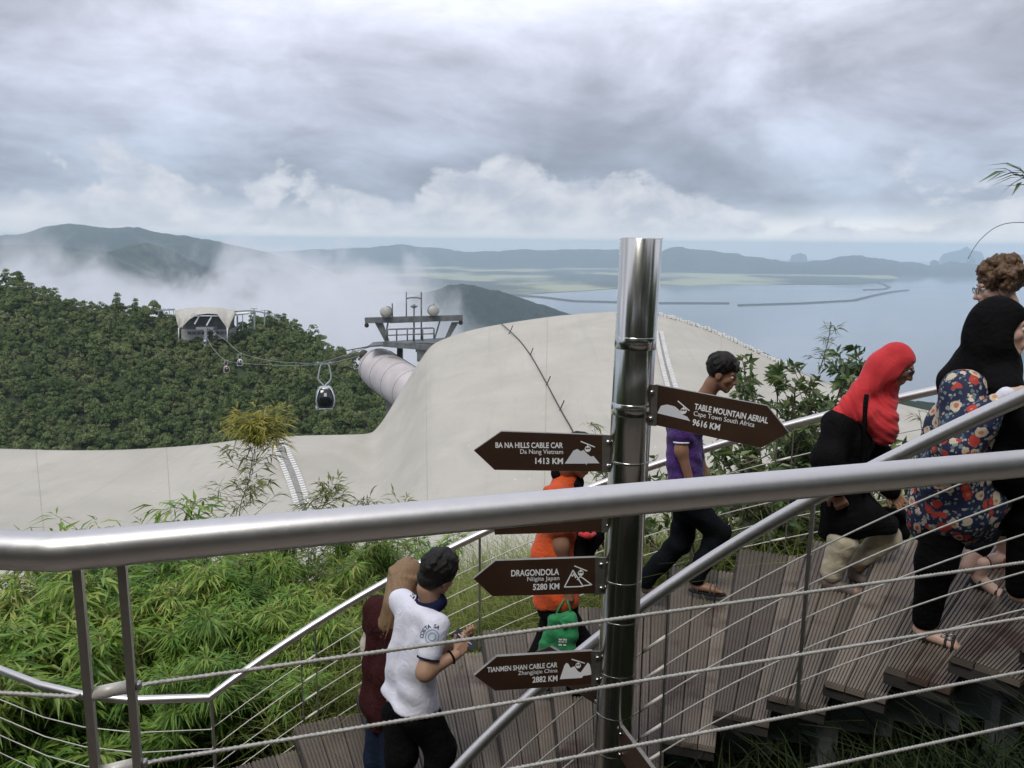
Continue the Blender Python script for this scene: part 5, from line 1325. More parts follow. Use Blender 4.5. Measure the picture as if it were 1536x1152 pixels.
def surf_pt(objs, o_, u, v, off=.006):
    d = norm(ray(u, v)); best = None
    for b_ in objs:
        h_ = b_.ray_cast(Vector(-o_), Vector(d))
        if h_[0] is not None and (best is None or h_[3] < best): best = h_[3]
    return d * ((best or 4.6) - off)
def tree_of(o): return BVHTree.FromObject(o, bpy.context.evaluated_depsgraph_get())
M_skin_b = mat('brown_skin', (.24, .125, .075), (.29, .155, .095), 9, .5, bump=.05, bscale=200)
M_skin_m = mat('tan_skin', (.36, .205, .13), (.42, .25, .165), 9, .5, bump=.05, bscale=200)
M_skin_l = mat('light_skin', (.52, .34, .26), (.58, .39, .30), 9, .48, bump=.05, bscale=200)
M_eye = mat('eye_white', (.62, .60, .57), None, 1, .25); M_iris = mat('dark_iris', (.012, .008, .006), None, 1, .15)
def hairmat(name, c1, c2, sc=(220, 220, 30)):
    m, t, p, o = newmat(name); g = t.node('ShaderNodeNewGeometry').outputs['Position']; n = t.noise(t.scalev(g, sc), 1., 3, .6); t.l.new(t.mix(n, c1, c2), p.inputs['Base Color']); p.inputs['Roughness'].default_value = .5; p.inputs['Specular IOR Level'].default_value = .3
    b = t.node('ShaderNodeBump'); b.inputs['Strength'].default_value = .7; b.inputs['Distance'].default_value = .006; t.l.new(n, b.inputs['Height']); t.l.new(b.outputs[0], p.inputs['Normal']); return m
M_hblack = hairmat('black_hair', (.003, .003, .003), (.016, .014, .012), (260, 260, 60)); M_hbrown = hairmat('long_brown_hair', (.10, .060, .030), (.38, .25, .14), (150, 150, 7)); M_hcurl = hairmat('curly_brown_hair', (.05, .028, .016), (.20, .12, .07), (70, 70, 70))
def cloth(name, c1, c2=None, rough=.85, bump=.55, bs=20, fine=True):
    m, t, p, o = newmat(name); g = t.node('ShaderNodeNewGeometry').outputs['Position']; c2 = c2 or tuple(x * .82 for x in c1)
    t.l.new(t.mix(t.smooth(t.noise(g, 7., 4, .6), .3, .7), c2, c1), p.inputs['Base Color']); p.inputs['Roughness'].default_value = rough; p.inputs['Specular IOR Level'].default_value = .2 if max(c1) > .06 else .08; p.inputs['Sheen Weight'].default_value = .12 if max(c1) > .06 else 0.0
    b = t.node('ShaderNodeBump'); b.inputs['Strength'].default_value = bump; b.inputs['Distance'].default_value = .02
    h = t.math('ADD', t.noise(g, float(bs), 3, .5, 1.2), t.math('MULTIPLY', t.noise(g, 300., 2, .5), .05)); t.l.new(h, b.inputs['Height']); t.l.new(b.outputs[0], p.inputs['Normal']); return m
M_purple = cloth('purple_knit', (.085, .035, .20)); M_blackc = cloth('black_cloth', (.0075, .0075, .0085), (.0045, .0045, .005)); M_navy = cloth('dark_navy_trousers', (.008, .010, .013), (.005, .007, .009)); M_redc = cloth('coral_red_scarf', (.62, .045, .05), (.50, .03, .038), .75, .3, 14)
M_beige = cloth('beige_trousers', (.58, .52, .38), (.49, .435, .31), .85, .45, 14); M_whitec = cloth('white_polo', (.76, .77, .86), (.70, .71, .81), .8, .35, 14); M_maroon = cloth('maroon_top', (.050, .014, .014), (.036, .010, .011)); M_orangec = cloth('orange_shirt', (.66, .10, .022), (.54, .075, .018)); M_jean = cloth('dark_jeans', (.018, .028, .055), (.012, .02, .04)); M_cream = cloth('cream_cloth', (.55, .52, .44)); M_plaid = cloth('pale_blue_shirt', (.30, .42, .52), (.55, .62, .66), .8, .2)
M_navyc = cloth('navy_collar', (.012, .016, .05)); M_greenb = cloth('green_bag_fabric', (.030, .26, .095), (.022, .19, .07), .6, .5, 16)
M_shoe = mat('grey_brown_shoe', (.09, .075, .065), (.15, .12, .10), 20, .6); M_shoer = mat('reddish_shoe_toe', (.24, .12, .085), (.30, .16, .11), 20, .5); M_sole = mat('dark_sole', (.015, .014, .013), None, 1, .7); M_redleather = mat('red_sandal_leather', (.22, .022, .02), (.16, .016, .016), 20, .4); M_gold = mat('gold_bracelet', (.75, .52, .14), None, 1, .25, 1.0); M_lens = mat('dark_lens', (.01, .01, .012), None, 1, .1)
def floral():
    m, t, p, o = newmat('floral_print'); g = t.node('ShaderNodeNewGeometry').outputs['Position']
    wv = t.node('ShaderNodeVectorMath', operation='ADD'); t.l.new(g, wv.inputs[0]); nv = t.node('ShaderNodeVectorMath', operation='SCALE'); t.l.new(t.noise(g, 26., 3, .6, color=True), nv.inputs[0]); nv.inputs['Scale'].default_value = .028; t.l.new(nv.outputs[0], wv.inputs[1]); W = wv.outputs[0]
    def vor(sc, off):
        a = t.node('ShaderNodeVectorMath', operation='ADD'); t.l.new(W, a.inputs[0]); a.inputs[1].default_value = (off, off * 2, 0); v = t.node('ShaderNodeTexVoronoi'); v.inputs['Scale'].default_value = sc; t.l.new(a.outputs[0], v.inputs['Vector']); return v
    base = (.012, .018, .06)
    v3 = vor(46., 3.1); c = t.mix(t.math('LESS_THAN', v3.outputs['Distance'], .36), base, t.mix(t.sep(v3.outputs['Color'])[0], (.05, .14, .15), (.42, .40, .34)))
    v2 = vor(21., 1.7); h2 = t.sep(v2.outputs['Color']); petal = t.ramp(h2[0], [(.0, (.55, .48, .36)), (.45, (.60, .42, .30)), (.55, (.45, .045, .03)), (1., (.50, .10, .05))], 'CONSTANT')
    f2 = t.math('LESS_THAN', t.math('ADD', v2.outputs['Distance'], t.math('MULTIPLY', t.noise(W, 90., 2, .5), .18)), .58); c = t.mix(t.math('MULTIPLY', f2, t.math('GREATER_THAN', h2[1], .22)), c, petal)
    core = t.math('MULTIPLY', t.math('LESS_THAN', v2.outputs['Distance'], .22), t.math('GREATER_THAN', h2[1], .22)); c = t.mix(core, c, t.mix(h2[2], (.42, .04, .025), (.55, .25, .12)))
    t.l.new(c, p.inputs['Base Color']); p.inputs['Roughness'].default_value = .75
    b = t.node('ShaderNodeBump'); b.inputs['Strength'].default_value = .3; b.inputs['Distance'].default_value = .02; t.l.new(t.noise(g, 12., 3, .5, 1.), b.inputs['Height']); t.l.new(b.outputs[0], p.inputs['Normal']); return m
M_floral = floral()
vert = [(1, .2, .05), (.3, 1, .1), (.8, -.6, .15)]

# ---------------------------------------------------------------- boy in purple
P = Person('boy in a purple polo shirt and black trousers walking up beside the signpost', 5.32, py(1050, 884, 5.28)); J = P.J
fw = norm((.96, -.28, 0)); lat = norm(np.cross(fw, (0, 0, 1)))
ch, wa, hi = J(1028, 634), J(1027, 682), J(1031, 738)
shN, shF = J(1026, 618) + lat * .165, J(1030, 614) - lat * .165
elN = J(1022, 676, -.19); wrN = J(1036, 727, -.22); elF = J(1046, 678, .2); wrF = J(1060, 720, .12)
hN, hF = J(1030, 752, -.09), J(1034, 752, .09)
kF, aF = J(1078, 800, -.05), J(1043, 868, -.06); kB, aB = J(1021, 812, .1), J(968, 872, .2)
hd = Head(J(1083, 560, -.05), norm((.86, -.42, -.30)), norm((.12, -.1, 1)), .99)
neck = J(1055, 600); hfN = hand(wrN, J(1044, 760, -.22) - wrN, (-.2, -1, .1), 1, .5)
P.body([(grow(torso(ch, wa, hi, lat, .095, .088, .10), 0) + [('c', ch + (0, 0, .03), neck, .07, .058)] + limb(shN, elN, wrN, .046, .038, .027) + limb(shF, elF, wrF, .046, .038, .027) + limb(hN, kF, aF, .085, .056, .040) + limb(hF, kB, aB, .085, .056, .040), .045, .011), (hd.skin(neck), .016, .0048), (hfN, .010, .0042), (hand(wrF, (.5, 0, -1), (-.2, 1, .1), -1, .6), .010, .005), (bare_foot(aF - (0, 0, .085) - fw * .03, fw, 1), .012, .006)], M_skin_b)
hd.face_parts(P, M_eye, M_iris, M_hblack)
P.part('hair', M_hblack, hd.hair() + hd.strands(46, 1, (1.2, 1.75), .008, 1.02, .62, 9), .009, .0050)
dN = norm(elN - shN)
shirt = torso(ch, wa, hi + (0, 0, .0), lat, .115, .112, .122, .085, .07, .07) + [('c', ch + (0, 0, .02), neck + (0, 0, -.015), .085, .066)] + [('c', shN, shN * .45 + elN * .55, .066, .060), ('c', shF, shF * .45 + elF * .55, .066, .060), ('c', shN, shF, .07, .07), ('cut', hi + (0, 0, -.03), (0, 0, -1), .008)]
P.part('shirt', M_purple, shirt, .045, .0095, folds(46, .0035, [(1, .3, .6), (.2, .5, 1)], 2))
c0 = shN * .45 + elN * .55; dv = norm(elN - shN); ring_tube(c0 + dv * .046, dv, .050, .006).build('sleeve_trim', M_whitec, P.root, P.o)
m = MB(); m.tube([neck + norm(np.cross(fw, (0, 0, 1))) * .064 * math.cos(t_) + fw * .064 * math.sin(t_) + np.array([0, 0, .006 - .03 * math.sin(t_)]) for t_ in np.linspace(0, 6.28, 20)], .013, 8); o = m.build('collar', M_purple, P.root, P.o)
m = MB(); m.tube([neck + norm(np.cross(fw, (0, 0, 1))) * .070 * math.cos(t_) + fw * .070 * math.sin(t_) + np.array([0, 0, -.006 - .03 * math.sin(t_)]) for t_ in np.linspace(0, 6.28, 20)], .0045, 6); m.build('collar_trim', M_whitec, o, P.o)
P.part('trousers', M_navy, limb(hN, kF, aF + (0, 0, .02), .108, .078, .066) + limb(hF, kB, aB + (0, 0, .02), .108, .080, .068) + [('c', hi + lat * .06, hi - lat * .06, .118, .118)], .04, .0105, folds(38, .004, [(.3, .2, 1), (1, .4, .5)], 3))
sandal(P, 'sandal', M_sole, aF - (0, 0, .085) - fw * .03, fw, 1, M_shoe)
P.part('shoe', M_shoe, shoe(aB - (0, 0, .09) - fw * .02, norm(fw + np.array([0, 0, -.35]))), .02, .007)

# ---------------------------------------------------------------- woman in the red headscarf
P = Person('woman in a coral red headscarf, black tunic and beige trousers climbing the stairs', 4.72, py(1248, 890, 4.66)); J = P.J
fw = norm((.88, -.47, 0)); lat = norm(np.cross(fw, (0, 0, 1)))
ch, wa, hi = J(1278, 655), J(1264, 715), J(1272, 770)
shN, shF = J(1262, 632) + lat * .14, J(1290, 628) - lat * .15
elN = J(1242, 690, -.20); wrN = J(1252, 738, -.24); elF = J(1320, 690, .12); wrF = J(1335, 735, .05)
hN, hF = J(1272, 745, -.08), J(1287, 745, .09)
kN, aN = J(1264, 812, -.09), J(1247, 864, -.05); kF, aF = J(1330, 806, .05), J(1287, 850, .06)
hd = Head(J(1344, 547, -.12), norm((.80, -.38, -.46)), norm((.38, -.18, .9)), .98); neck = J(1310, 600, -.02)
P.body([(torso(ch, wa, hi, lat, .095, .09, .105) + [('c', ch, neck, .08, .055)] + limb(shN, elN, wrN, .044, .037, .027) + limb(shF, elF, wrF, .044, .037, .027) + limb(hN, kN, aN, .085, .058, .042) + limb(hF, kF, aF, .085, .058, .042), .045, .012), (hd.skin(neck), .016, .005), (hand(wrN, J(1268, 768, -.24) - wrN, (-.4, -1, .2), 1, .7), .010, .0045), (hand(wrF, (.5, -.3, -.6), (.2, 1, .2), -1, .7), .010, .005)], M_skin_b)
hd.face_parts(P, M_eye, M_iris, M_hblack)
gl = MB()
for s_ in (-1, 1):
    gl.tube([hd.p(s_ * .032 + .022 * math.cos(t_), .104, .004 + .016 * math.sin(t_)) for t_ in np.linspace(0, 6.28, 16)], .0022, 5); gl.tube([hd.p(s_ * .055, .100, .01), hd.p(s_ * .074, .04, .008)], .0022, 5)
gl.tube([hd.p(-.01, .108, .008), hd.p(.01, .108, .008)], .002, 5); gl.build('glasses', M_blk, P.root, P.o)
tunic = torso(ch, wa, hi, lat, .115, .118, .132, .085, .075, .075) + [('c', hi - lat * .06, J(1258, 800) , .125, .12), ('c', hi + lat * .02 + fw * .04, J(1320, 790), .125, .11), ('c', shN, elN, .085, .088), ('c', elN, wrN * .75 + elN * .25, .088, .080), ('c', shF, elF, .08, .08), ('c', elF, wrF, .08, .06), ('c', shN, shF, .088, .088), ('cut', J(1285, 798), norm((.16, 0, -1)), .008)]
rt2 = P.part('tunic', M_blackc, tunic, .05, .0105, folds(34, .004, vert, 5))
P.part('undersleeve', M_redc, [('c', wrN * .5 + elN * .5, wrN, .045, .038)], .01, .007)
# headscarf: hood, throat and a long fall over chest and shoulders, open at the face
neck = J(1316, 592, -.03); cs_ = hd.p(0, .06, -.10)
scarf = [hd.e(0, -.016, .024, .088, .106, .106), hd.e(0, -.02, -.05, .082, .090, .092), ('c', hd.p(0, -.03, -.07), neck, .092, .105), ('c', hd.p(0, -.05, -.05), shN + (0, 0, .05), .08, .055), ('c', hd.p(0, -.05, -.05), shF + (0, 0, .05), .08, .06), ('c', neck, J(1322, 640, -.14), .10, .085), ('c', J(1322, 630, -.14), J(1330, 653, -.16), .085, .050), ('c', J(1300, 622, -.16), J(1320, 650, -.18), .075, .042), ('c', neck - fw * .05, J(1270, 618, -.02), .085, .07),
         ('-e', hd.p(0, .128, -.024), (.115, .098, .088), hd.ax)]
def scarf_folds(P_):
    dd = np.linalg.norm((P_ - cs_) * np.array([1, 1, .85]), axis=1); low = np.clip((cs_[2] + .06 - P_[:, 2]) / .10, 0, 1)
    ang = np.arctan2(P_[:, 0] - neck[0], P_[:, 1] - neck[1])
    return low * (.0045 * np.sin(dd * 95 + 1.2 * np.sin(ang * 3)) + .002 * np.sin(dd * 210 + ang * 4)) + (1 - low) * .0016 * np.sin(dd * 120 + 2 * np.sin(ang * 2))
rs_ = P.part('headscarf', M_redc, scarf, .05, .0065, scarf_folds)
P.part('trousers', M_beige, limb(hN, kN, aN + (0, 0, .03), .078, .084, .066) + limb(hF, kF, aF + (0, 0, .045), .078, .082, .060), .03, .0095, folds(70, .0022, [(.25, .2, 1), (1, .4, .6)], 7))
for a_, hd_ in ((aN, norm(fw + np.array([0, 0, -.02]))), (aF, norm(fw + np.array([.02, 0, -.42])))):
    h_ = a_ - np.array([0, 0, .095]) - fw * .05; o = P.part('shoe', M_shoe, shoe(h_, hd_, L_=.255), .02, .006)
    tc_ = h_ + hd_ * .225 + np.array([0, 0, .026]); P.part('toe_cap', M_shoer, [('c', tc_ - hd_ * .03, tc_, .036, .031), ('cut', h_ + hd_ * .2 + (0, 0, .004), (0, 0, -1), .004)], .01, .006, None, o)
bs_ = [tree_of(rs_), tree_of(rt2)]; m = MB(); m.tube(smoothpath([surf_pt(bs_, P.o, u, v, .02) for u, v in ((1300, 592), (1298, 610), (1297, 635), (1296, 660), (1295, 690), (1295, 720), (1296, 745))], 3), .013, 6); m.build('bag_strap', M_blackc, P.root, P.o)
bagp = J(1345, 785, .12); P.part('shoulder_bag', M_blackc, [('c', bagp + (-.08, 0, -.05), bagp + (.04, 0, -.06), .06, .05), ('c', bagp + (-.07, 0, .06), bagp + (.03, 0, .05), .05, .045)], .05, .01)

# ---------------------------------------------------------------- woman in black headscarf and floral dress
P = Person('woman in a black headscarf and floral tunic resting a hand on the inner handrail', 3.50, py(1385, 962, 3.44)); J = P.J
fw = norm((.86, -.50, 0)); lat = norm(np.cross(fw, (0, 0, 1)))
ch, wa, hi = J(1458, 615), J(1438, 690), J(1432, 752)
shN, shF = J(1446, 580) + lat * .135, J(1490, 585) - lat * .15
elN = J(1436, 668, -.22); wrN = J(1502, 600, -.30); elF = J(1500, 680, .15); wrF = J(1540, 640, 0)
hN, hF = J(1426, 745, -.08), J(1444, 745, .09)
kN, aN = J(1402, 842, -.07), J(1388, 928, -.03); kF, aF = J(1545, 772, -.05), J(1530, 880, -.02)
hd = Head(J(1503, 492, -.05), norm((.86, -.50, -.06)), norm((.03, 0, 1)), 1.0); neck = J(1478, 552, .0)
P.body([(torso(ch, wa, hi, lat, .10, .095, .11) + [('c', ch, neck, .08, .056)] + limb(shN, elN, wrN, .046, .040, .028) + limb(shF, elF, wrF, .046, .040, .028) + limb(hN, kN, aN, .09, .060, .042) + limb(hF, kF, aF, .09, .062, .042), .045, .0115), (hd.skin(neck), .016, .0045), (hand(wrN, J(1540, 588, -.34) - wrN, (-.1, -.5, 1), -1, .55), .010, .0038), (hand(wrF, (.8, -.2, -.1), (0, .4, 1), 1, .5), .010, .005), (bare_foot(aN - (0, 0, .10) - fw * .045, norm(fw + np.array([.0, 0, -.10])), 1), .012, .0048), (bare_foot(aF - (0, 0, .09) - fw * .04, fw, -1), .012, .007)], M_skin_l)
hd.face_parts(P, M_eye, M_iris, M_hblack)
m = MB(); m.tube([hd.p(-.021, .094, -.062), hd.p(0, .099, -.064), hd.p(.021, .094, -.062)], [.003, .0055, .003], 6); m.build('lips', mat('lip_colour', (.35, .10, .09), None, 1, .4), P.root, P.o)
hood = [hd.e(0, -.022, .024, .092, .114, .112), hd.e(0, -.040, -.05, .088, .108, .105), ('c', hd.p(0, -.02, -.09), neck, .10, .105), ('c', neck, ch + (0, 0, .06) + fw * .05, .105, .13), ('c', neck, shF + (0, 0, .02), .09, .08), ('c', neck - fw * .05, J(1432, 572, .02), .085, .07), ('c', J(1436, 570, .03), J(1412, 640, .04), .055, .045), ('c', J(1412, 640, .04), J(1396, 690, .04), .045, .03), ('c', ch + fw * .07, J(1500, 690, -.12), .12, .11), ('c', J(1500, 690, -.12), J(1520, 725, -.1), .11, .09), ('c', neck + fw * .04, J(1505, 585, -.16), .09, .075), ('c', J(1500, 590, -.14), J(1515, 650, -.16), .07, .07),
        ('-e', hd.p(0, .128, -.024), (.115, .098, .086), hd.ax)]
P.part('headscarf', M_blackc, hood, .05, .0075, tousle(30, 90, .0018, 9, (1, 1, .4)))
dress = torso(ch, wa, hi, lat, .118, .130, .138, .08, .085, .09) + [('c', ch + (0, 0, -.05), hi, .13, .14), ('c', J(1420, 640, 0), J(1392, 745, .02), .085, .085), ('c', elN, J(1420, 720, -.12), .075, .11)] + [('c', hi, J(1404, 780, 0), .13, .125), ('c', hi, J(1448, 778, -.02), .13, .125), ('c', hi + fw * .02, J(1476, 745, -.05), .13, .11), ('c', shN, elN, .078, .076), ('c', elN, elN * .5 + wrN * .5, .074, .060), ('c', elN * .5 + wrN * .5, wrN * .9 + elN * .1, .058, .044), ('c', shN, shF, .08, .08), ('cut', J(1425, 806, 0), norm((.12, 0, -1)), .01)]
P.part('floral_tunic', M_floral, dress, .06, .0095, folds(36, .0038, vert, 10))
P.part('trousers', M_blackc, limb(hN, kN, aN, .112, .082, .056) + limb(hF, kF, aF, .118, .085, .058) + [('c', hi + lat * .06, hi - lat * .06, .12, .12)], .04, .0105, folds(30, .003, vert, 11))
h_ = aN - np.array([0, 0, .10]) - fw * .045; o = sandal(P, 'sandal', M_sole, h_, norm(fw + np.array([0, 0, -.1])), 1, M_sole)
M_orn = mat('silver_sandal_ornament', (.55, .56, .58), None, 1, .35, .6); m = MB(); s2 = norm(np.cross(fw, (0, 0, 1)))
for q_, f_ in ((.030, .125), (.012, .132), (-.008, .135), (.036, .150), (.018, .155)):
    c = h_ + fw * f_ + s2 * q_ + np.array([0, 0, .062 - abs(q_) * .5]); m.tube([c + fw * .010 * math.cos(t_) + (s2 * .5 + np.array([0, 0, .8])) * .010 * math.sin(t_) for t_ in np.linspace(0, 6.28, 10)], .0026, 5)
m.build('ornament', M_orn, o, P.o)
m = MB(); dw = norm(wrN - elN); e1_ = norm(np.cross(dw, (0, 0, 1))); e2_ = np.cross(dw, e1_)
for k in range(4): m.tube([wrN - dw * (.004 + .011 * k) + (e1_ * math.cos(t_) + e2_ * math.sin(t_)) * .037 for t_ in np.linspace(0, 6.28, 16)], .0055, 6)
m.build('bracelet', M_gold, P.root, P.o); P.part('cuff', M_whitec, [('c', wrN + dw * .012, wrN + dw * .028, .034, .033)], .01, .006)

# ---------------------------------------------------------------- curly-haired walker coming down
P = Person('curly-haired walker in red sandals coming down behind the woman in the floral tunic', 4.35, py(1490, 846, 4.39)); J = P.J
fw = norm((-.86, .45, 0)); lat = norm(np.cross(fw, (0, 0, 1)))
ch, wa, hi = J(1520, 540), J(1525, 610), J(1528, 670)
shN, shF = J(1530, 510) - lat * .17, J(1515, 508) + lat * .17
hd = Head(J(1497, 432), norm((-.92, .25, -.2)), (0, 0, 1), 1.02); neck = J(1512, 478)
hL, hR = J(1525, 690, -.08), J(1530, 690, .08); kL, aL = J(1500, 765, -.05), J(1507, 824, .0); kR, aR = J(1490, 770, -.2), J(1452, 850, -.28)
f2 = norm((-.96, -.05, -.12)); f3 = norm((.55, -.5, -.35))
P.body([(torso(ch, wa, hi, lat, .10, .095, .11) + [('c', ch, neck, .08, .056)] + limb(shN, J(1540, 590, -.2), J(1520, 650, -.2), .046, .038, .027) + limb(shF, J(1535, 590, .2), J(1510, 640, .2), .046, .038, .027) + limb(hL, kL, aL, .085, .058, .040) + limb(hR, kR, aR, .085, .058, .040), .045, .012), (hd.skin(neck), .016, .0055), (hand(J(1520, 650, -.2), (-.3, 0, -1), (.2, -1, 0), 1, .6), .01, .006), (hand(J(1510, 640, .2), (-.3, 0, -1), (.2, 1, 0), -1, .6), .01, .006), (bare_foot(aL - (0, 0, .085) - f2 * .03, f2, -1), .012, .0055), (bare_foot(aR - (0, 0, .085) - f2 * .03, f3, 1), .012, .0055)], M_skin_l)
hd.face_parts(P, M_eye, M_iris, M_hcurl)
cr_ = np.random.default_rng(8); curls = [hd.e(0, -.02, .05, .095, .108, .098)]
for k in range(90):
    d_ = norm(cr_.normal(size=3)); q_ = (d_ @ hd.f, d_ @ hd.u)
    if q_[1] < -.35 or (q_[0] > .55 and q_[1] < .35): continue
    curls.append(('e', hd.p(0, -.02, .05) + d_ * cr_.uniform(.095, .125), (.024, .024, .024)))
curls += [('cut', hd.p(0, .098, .05), norm(hd.f - hd.u * .7), .012)]
P.part('curly_hair', M_hcurl, curls, .014, .0065, tousle(120, 420, .004, 12))
gl = MB()
for s_ in (-1, 1):
    gl.tube([hd.p(s_ * .032 + .022 * math.cos(t_), .106, .004 + .016 * math.sin(t_)) for t_ in np.linspace(0, 6.28, 16)], .0022, 5); gl.tube([hd.p(s_ * .055, .102, .01), hd.p(s_ * .078, .02, .01)], .0022, 5)
gl.build('glasses', M_blk, P.root, P.o)
P.part('shirt', M_plaid, torso(ch, wa, hi, lat, .12, .118, .13) + [('c', shN, J(1536, 570, -.2), .066, .062), ('c', shF, J(1536, 570, .2), .066, .062), ('c', shN, shF, .075, .075), ('c', ch, neck, .085, .066), ('cut', hi + (0, 0, -.08), (0, 0, -1), .01)], .045, .011, folds(40, .004, vert, 13))
P.part('trousers', M_navy, [('c', hL, kL, .115, .085), ('c', hR, kR, .115, .085), ('c', kL, kL * .7 + aL * .3, .085, .08), ('c', kR, kR * .4 + aR * .6, .08, .066), ('c', hi + lat * .06, hi - lat * .06, .12, .12)], .04, .012)
sandal(P, 'sandal', M_redleather, aL - (0, 0, .085) - f2 * .03, f2, -1); sandal(P, 'sandal', M_sole, aR - (0, 0, .085) - f2 * .03, f3, 1)  # second sandal: shade put into its colour, dark instead of red

# ---------------------------------------------------------------- man in the white polo
P = Person('man in a white polo with navy collar walking up and looking at a phone', 4.15, py(620, 1200, 4.1)); J = P.J
fw = norm((.80, .60, 0)); lat = norm(np.cross(fw, (0, 0, 1)))          # lat points to his right
ch, wa, hi = J(632, 938), J(618, 990), J(614, 1050)
shR, shL = J(645, 932, -.10) + lat * .06, J(614, 912, .06) - lat * .09
elR = J(638, 1008, -.24); wrR = J(684, 982, -.14); elL = J(645, 985, .28); wrL = J(690, 962, .12)
hR, hL = J(630, 1068, -.06), J(602, 1068, .06)
kR, aR = J(662, 1125, -.02), J(648, 1195, -.05); kL, aL = J(602, 1130, .0), J(590, 1205, .1)
hd = Head(J(658, 861, .02), norm((.62, .66, -.42)), norm((.30, .05, .95)), 1.03); neck = J(645, 900, .0)
P.body([(torso(ch, wa, hi, lat, .08, .075, .09) + [('c', ch, neck, .075, .058)] + limb(shR, elR, wrR, .050, .044, .029) + limb(shL, elL, wrL, .050, .042, .029) + limb(hR, kR, aR, .09, .062, .042) + limb(hL, kL, aL, .09, .062, .042), .045, .0115), (hd.skin(neck), .016, .005), (hand(wrR, J(700, 962, -.06) - wrR, (.5, -.8, .3), -1, .45), .010, .0038), (hand(wrL, J(702, 956, .06) - wrL, (-.2, .3, -1), 1, .4), .010, .0045)], M_skin_m)
hd.face_parts(P, M_eye, M_iris, M_hblack)
P.part('hair', M_hblack, [hd.e(0, -.020, .036, .092, .108, .106), hd.e(0, -.05, -.03, .078, .062, .07), ('cut', hd.p(0, .088, .068), norm(hd.f * .95 - hd.u), .012), ('cut', hd.p(0, 0, -.10), -hd.u, .01)] + hd.strands(70, 15, (1.6, 2.45), .0068, 1.06, .6), .008, .0048)
dvR = norm(elR - shR); shirt = torso(ch, wa, hi, lat, .102, .104, .118, .078, .07, .075) + [('c', ch + (0, 0, .03), neck + (0, 0, -.03), .09, .068), ('c', shR, shR * .42 + elR * .58, .068, .066), ('c', shL, shL * .42 + elL * .58, .068, .066), ('c', shR, shL, .070, .070), ('cut', J(612, 1048), norm((-.16, 0, -1)), .006)]
polo = P.part('polo_shirt', M_whitec, shirt, .028, .0080, folds(34, .0042, [(.5, .2, .9), (.9, .3, .5), (.2, .6, .7)], 16))
c0 = shR * .42 + elR * .58; dv = norm(elR - shR); ring_tube(c0 + dv * .032, dv, .0595, .005).build('sleeve_trim', M_navyc, polo, P.o)
nd = norm(hd.p(0, -.03, -.09) - neck); x_ = norm(np.cross(nd, fw)); y_ = np.cross(x_, nd)
m = MB(); ring = []
for k in range(25):
    t_ = 2 * math.pi * k / 24
    for rr, hh in ((.082, -.035), (.066, .030), (.072, .034), (.094, -.030)): ring.append(neck + (x_ * math.cos(t_) + y_ * math.sin(t_)) * rr + nd * hh)
m.add(ring, [(k * 4 + a, k * 4 + (a + 1) % 4, k * 4 + 4 + (a + 1) % 4, k * 4 + 4 + a) for k in range(24) for a in range(4)], True); m.build('collar', M_navyc, polo, P.o)
P.part('trousers', M_blackc, limb(hR, kR, aR, .108, .088, .07) + limb(hL, kL, aL, .108, .088, .07) + [('c', hi + lat * .05 - (0, 0, .03), hi - lat * .05 - (0, 0, .03), .104, .104)], .04, .0105, folds(34, .004, vert, 17))
for a_ in (aR, aL): P.part('shoe', M_sole, shoe(a_ - (0, 0, .095) - fw * .05, fw, L_=.27), .02, .008)
m = MB(); dw = norm(wrR - elR); e1_ = norm(np.cross(dw, (0, 0, 1))); e2_ = np.cross(dw, e1_); m.tube([wrR - dw * .03 + (e1_ * math.cos(t_) + e2_ * math.sin(t_)) * .034 for t_ in np.linspace(0, 6.28, 16)], .006, 6); m.build('wrist_band', M_blackc, P.root, P.o)
# prints on the polo, laid on the cloth
bv = BVHTree.FromObject(polo, bpy.context.evaluated_depsgraph_get())
def lay(V, Fc, center, ex, ey, nrm_, m_, name):
    out_v = []
    for v in V:
        q_ = center + ex * v[0] + ey * v[1] + nrm_ * .25 - P.o; hit_ = bv.ray_cast(Vector(q_), Vector(-nrm_))
        p = np.array(hit_[0]) + nrm_ * .0025 if hit_[0] is not None else q_ - nrm_ * .25
        out_v.append(p + P.o)
    MB().add(out_v, Fc).build(name, m_, polo, P.o)
M_print = mat('navy_print', (.02, .03, .10), None, 1, .7); M_print2 = mat('pale_blue_print', (.28, .42, .58), None, 1, .7)
vw = lambda p: -norm(p)
cc = J(648, 955, -.15); nv = vw(cc); ex = norm(np.cross(nv, (0, 0, 1))) * -1; ex = norm(np.cross((0, 0, 1), nv)); ey = np.cross(nv, ex); pxm = 4.3 / FPX
pxm = np.linalg.norm(cc) / FPX
for i, chh in enumerate('COSTA SA'):
    if chh == ' ': continue
    a = R_(175 - i * 17); Vt, Ft = text_verts(chh, .02); Vt = (Vt - [Vt[:, 0].mean(), .35, 0]) * 7.5 * pxm
    rad = 14.5 * pxm; ro = a - math.pi / 2; Vr = np.stack([Vt[:, 0] * math.cos(ro) - Vt[:, 1] * math.sin(ro) + rad * math.cos(a), Vt[:, 0] * math.sin(ro) + Vt[:, 1] * math.cos(ro) + rad * math.sin(a)], 1)
    lay(Vr, Ft, cc, ex, ey, nv, M_print, 'lettering')
Vc = []; Fc_ = []
for rr0, rr1 in ((8.5, 10.), (4.5, 6.)):
    o_ = len(Vc)
    for k in range(20):
        t_ = 2 * math.pi * k / 20; Vc += [(rr0 * pxm * math.cos(t_), rr0 * pxm * math.sin(t_)), (rr1 * pxm * math.cos(t_), rr1 * pxm * math.sin(t_))]
    Fc_ += [(o_ + 2 * k, o_ + 2 * k + 1, o_ + (2 * k + 3) % 40, o_ + (2 * k + 2) % 40) for k in range(20)]
lay(Vc, Fc_, cc, ex, ey, nv, M_print2, 'emblem')
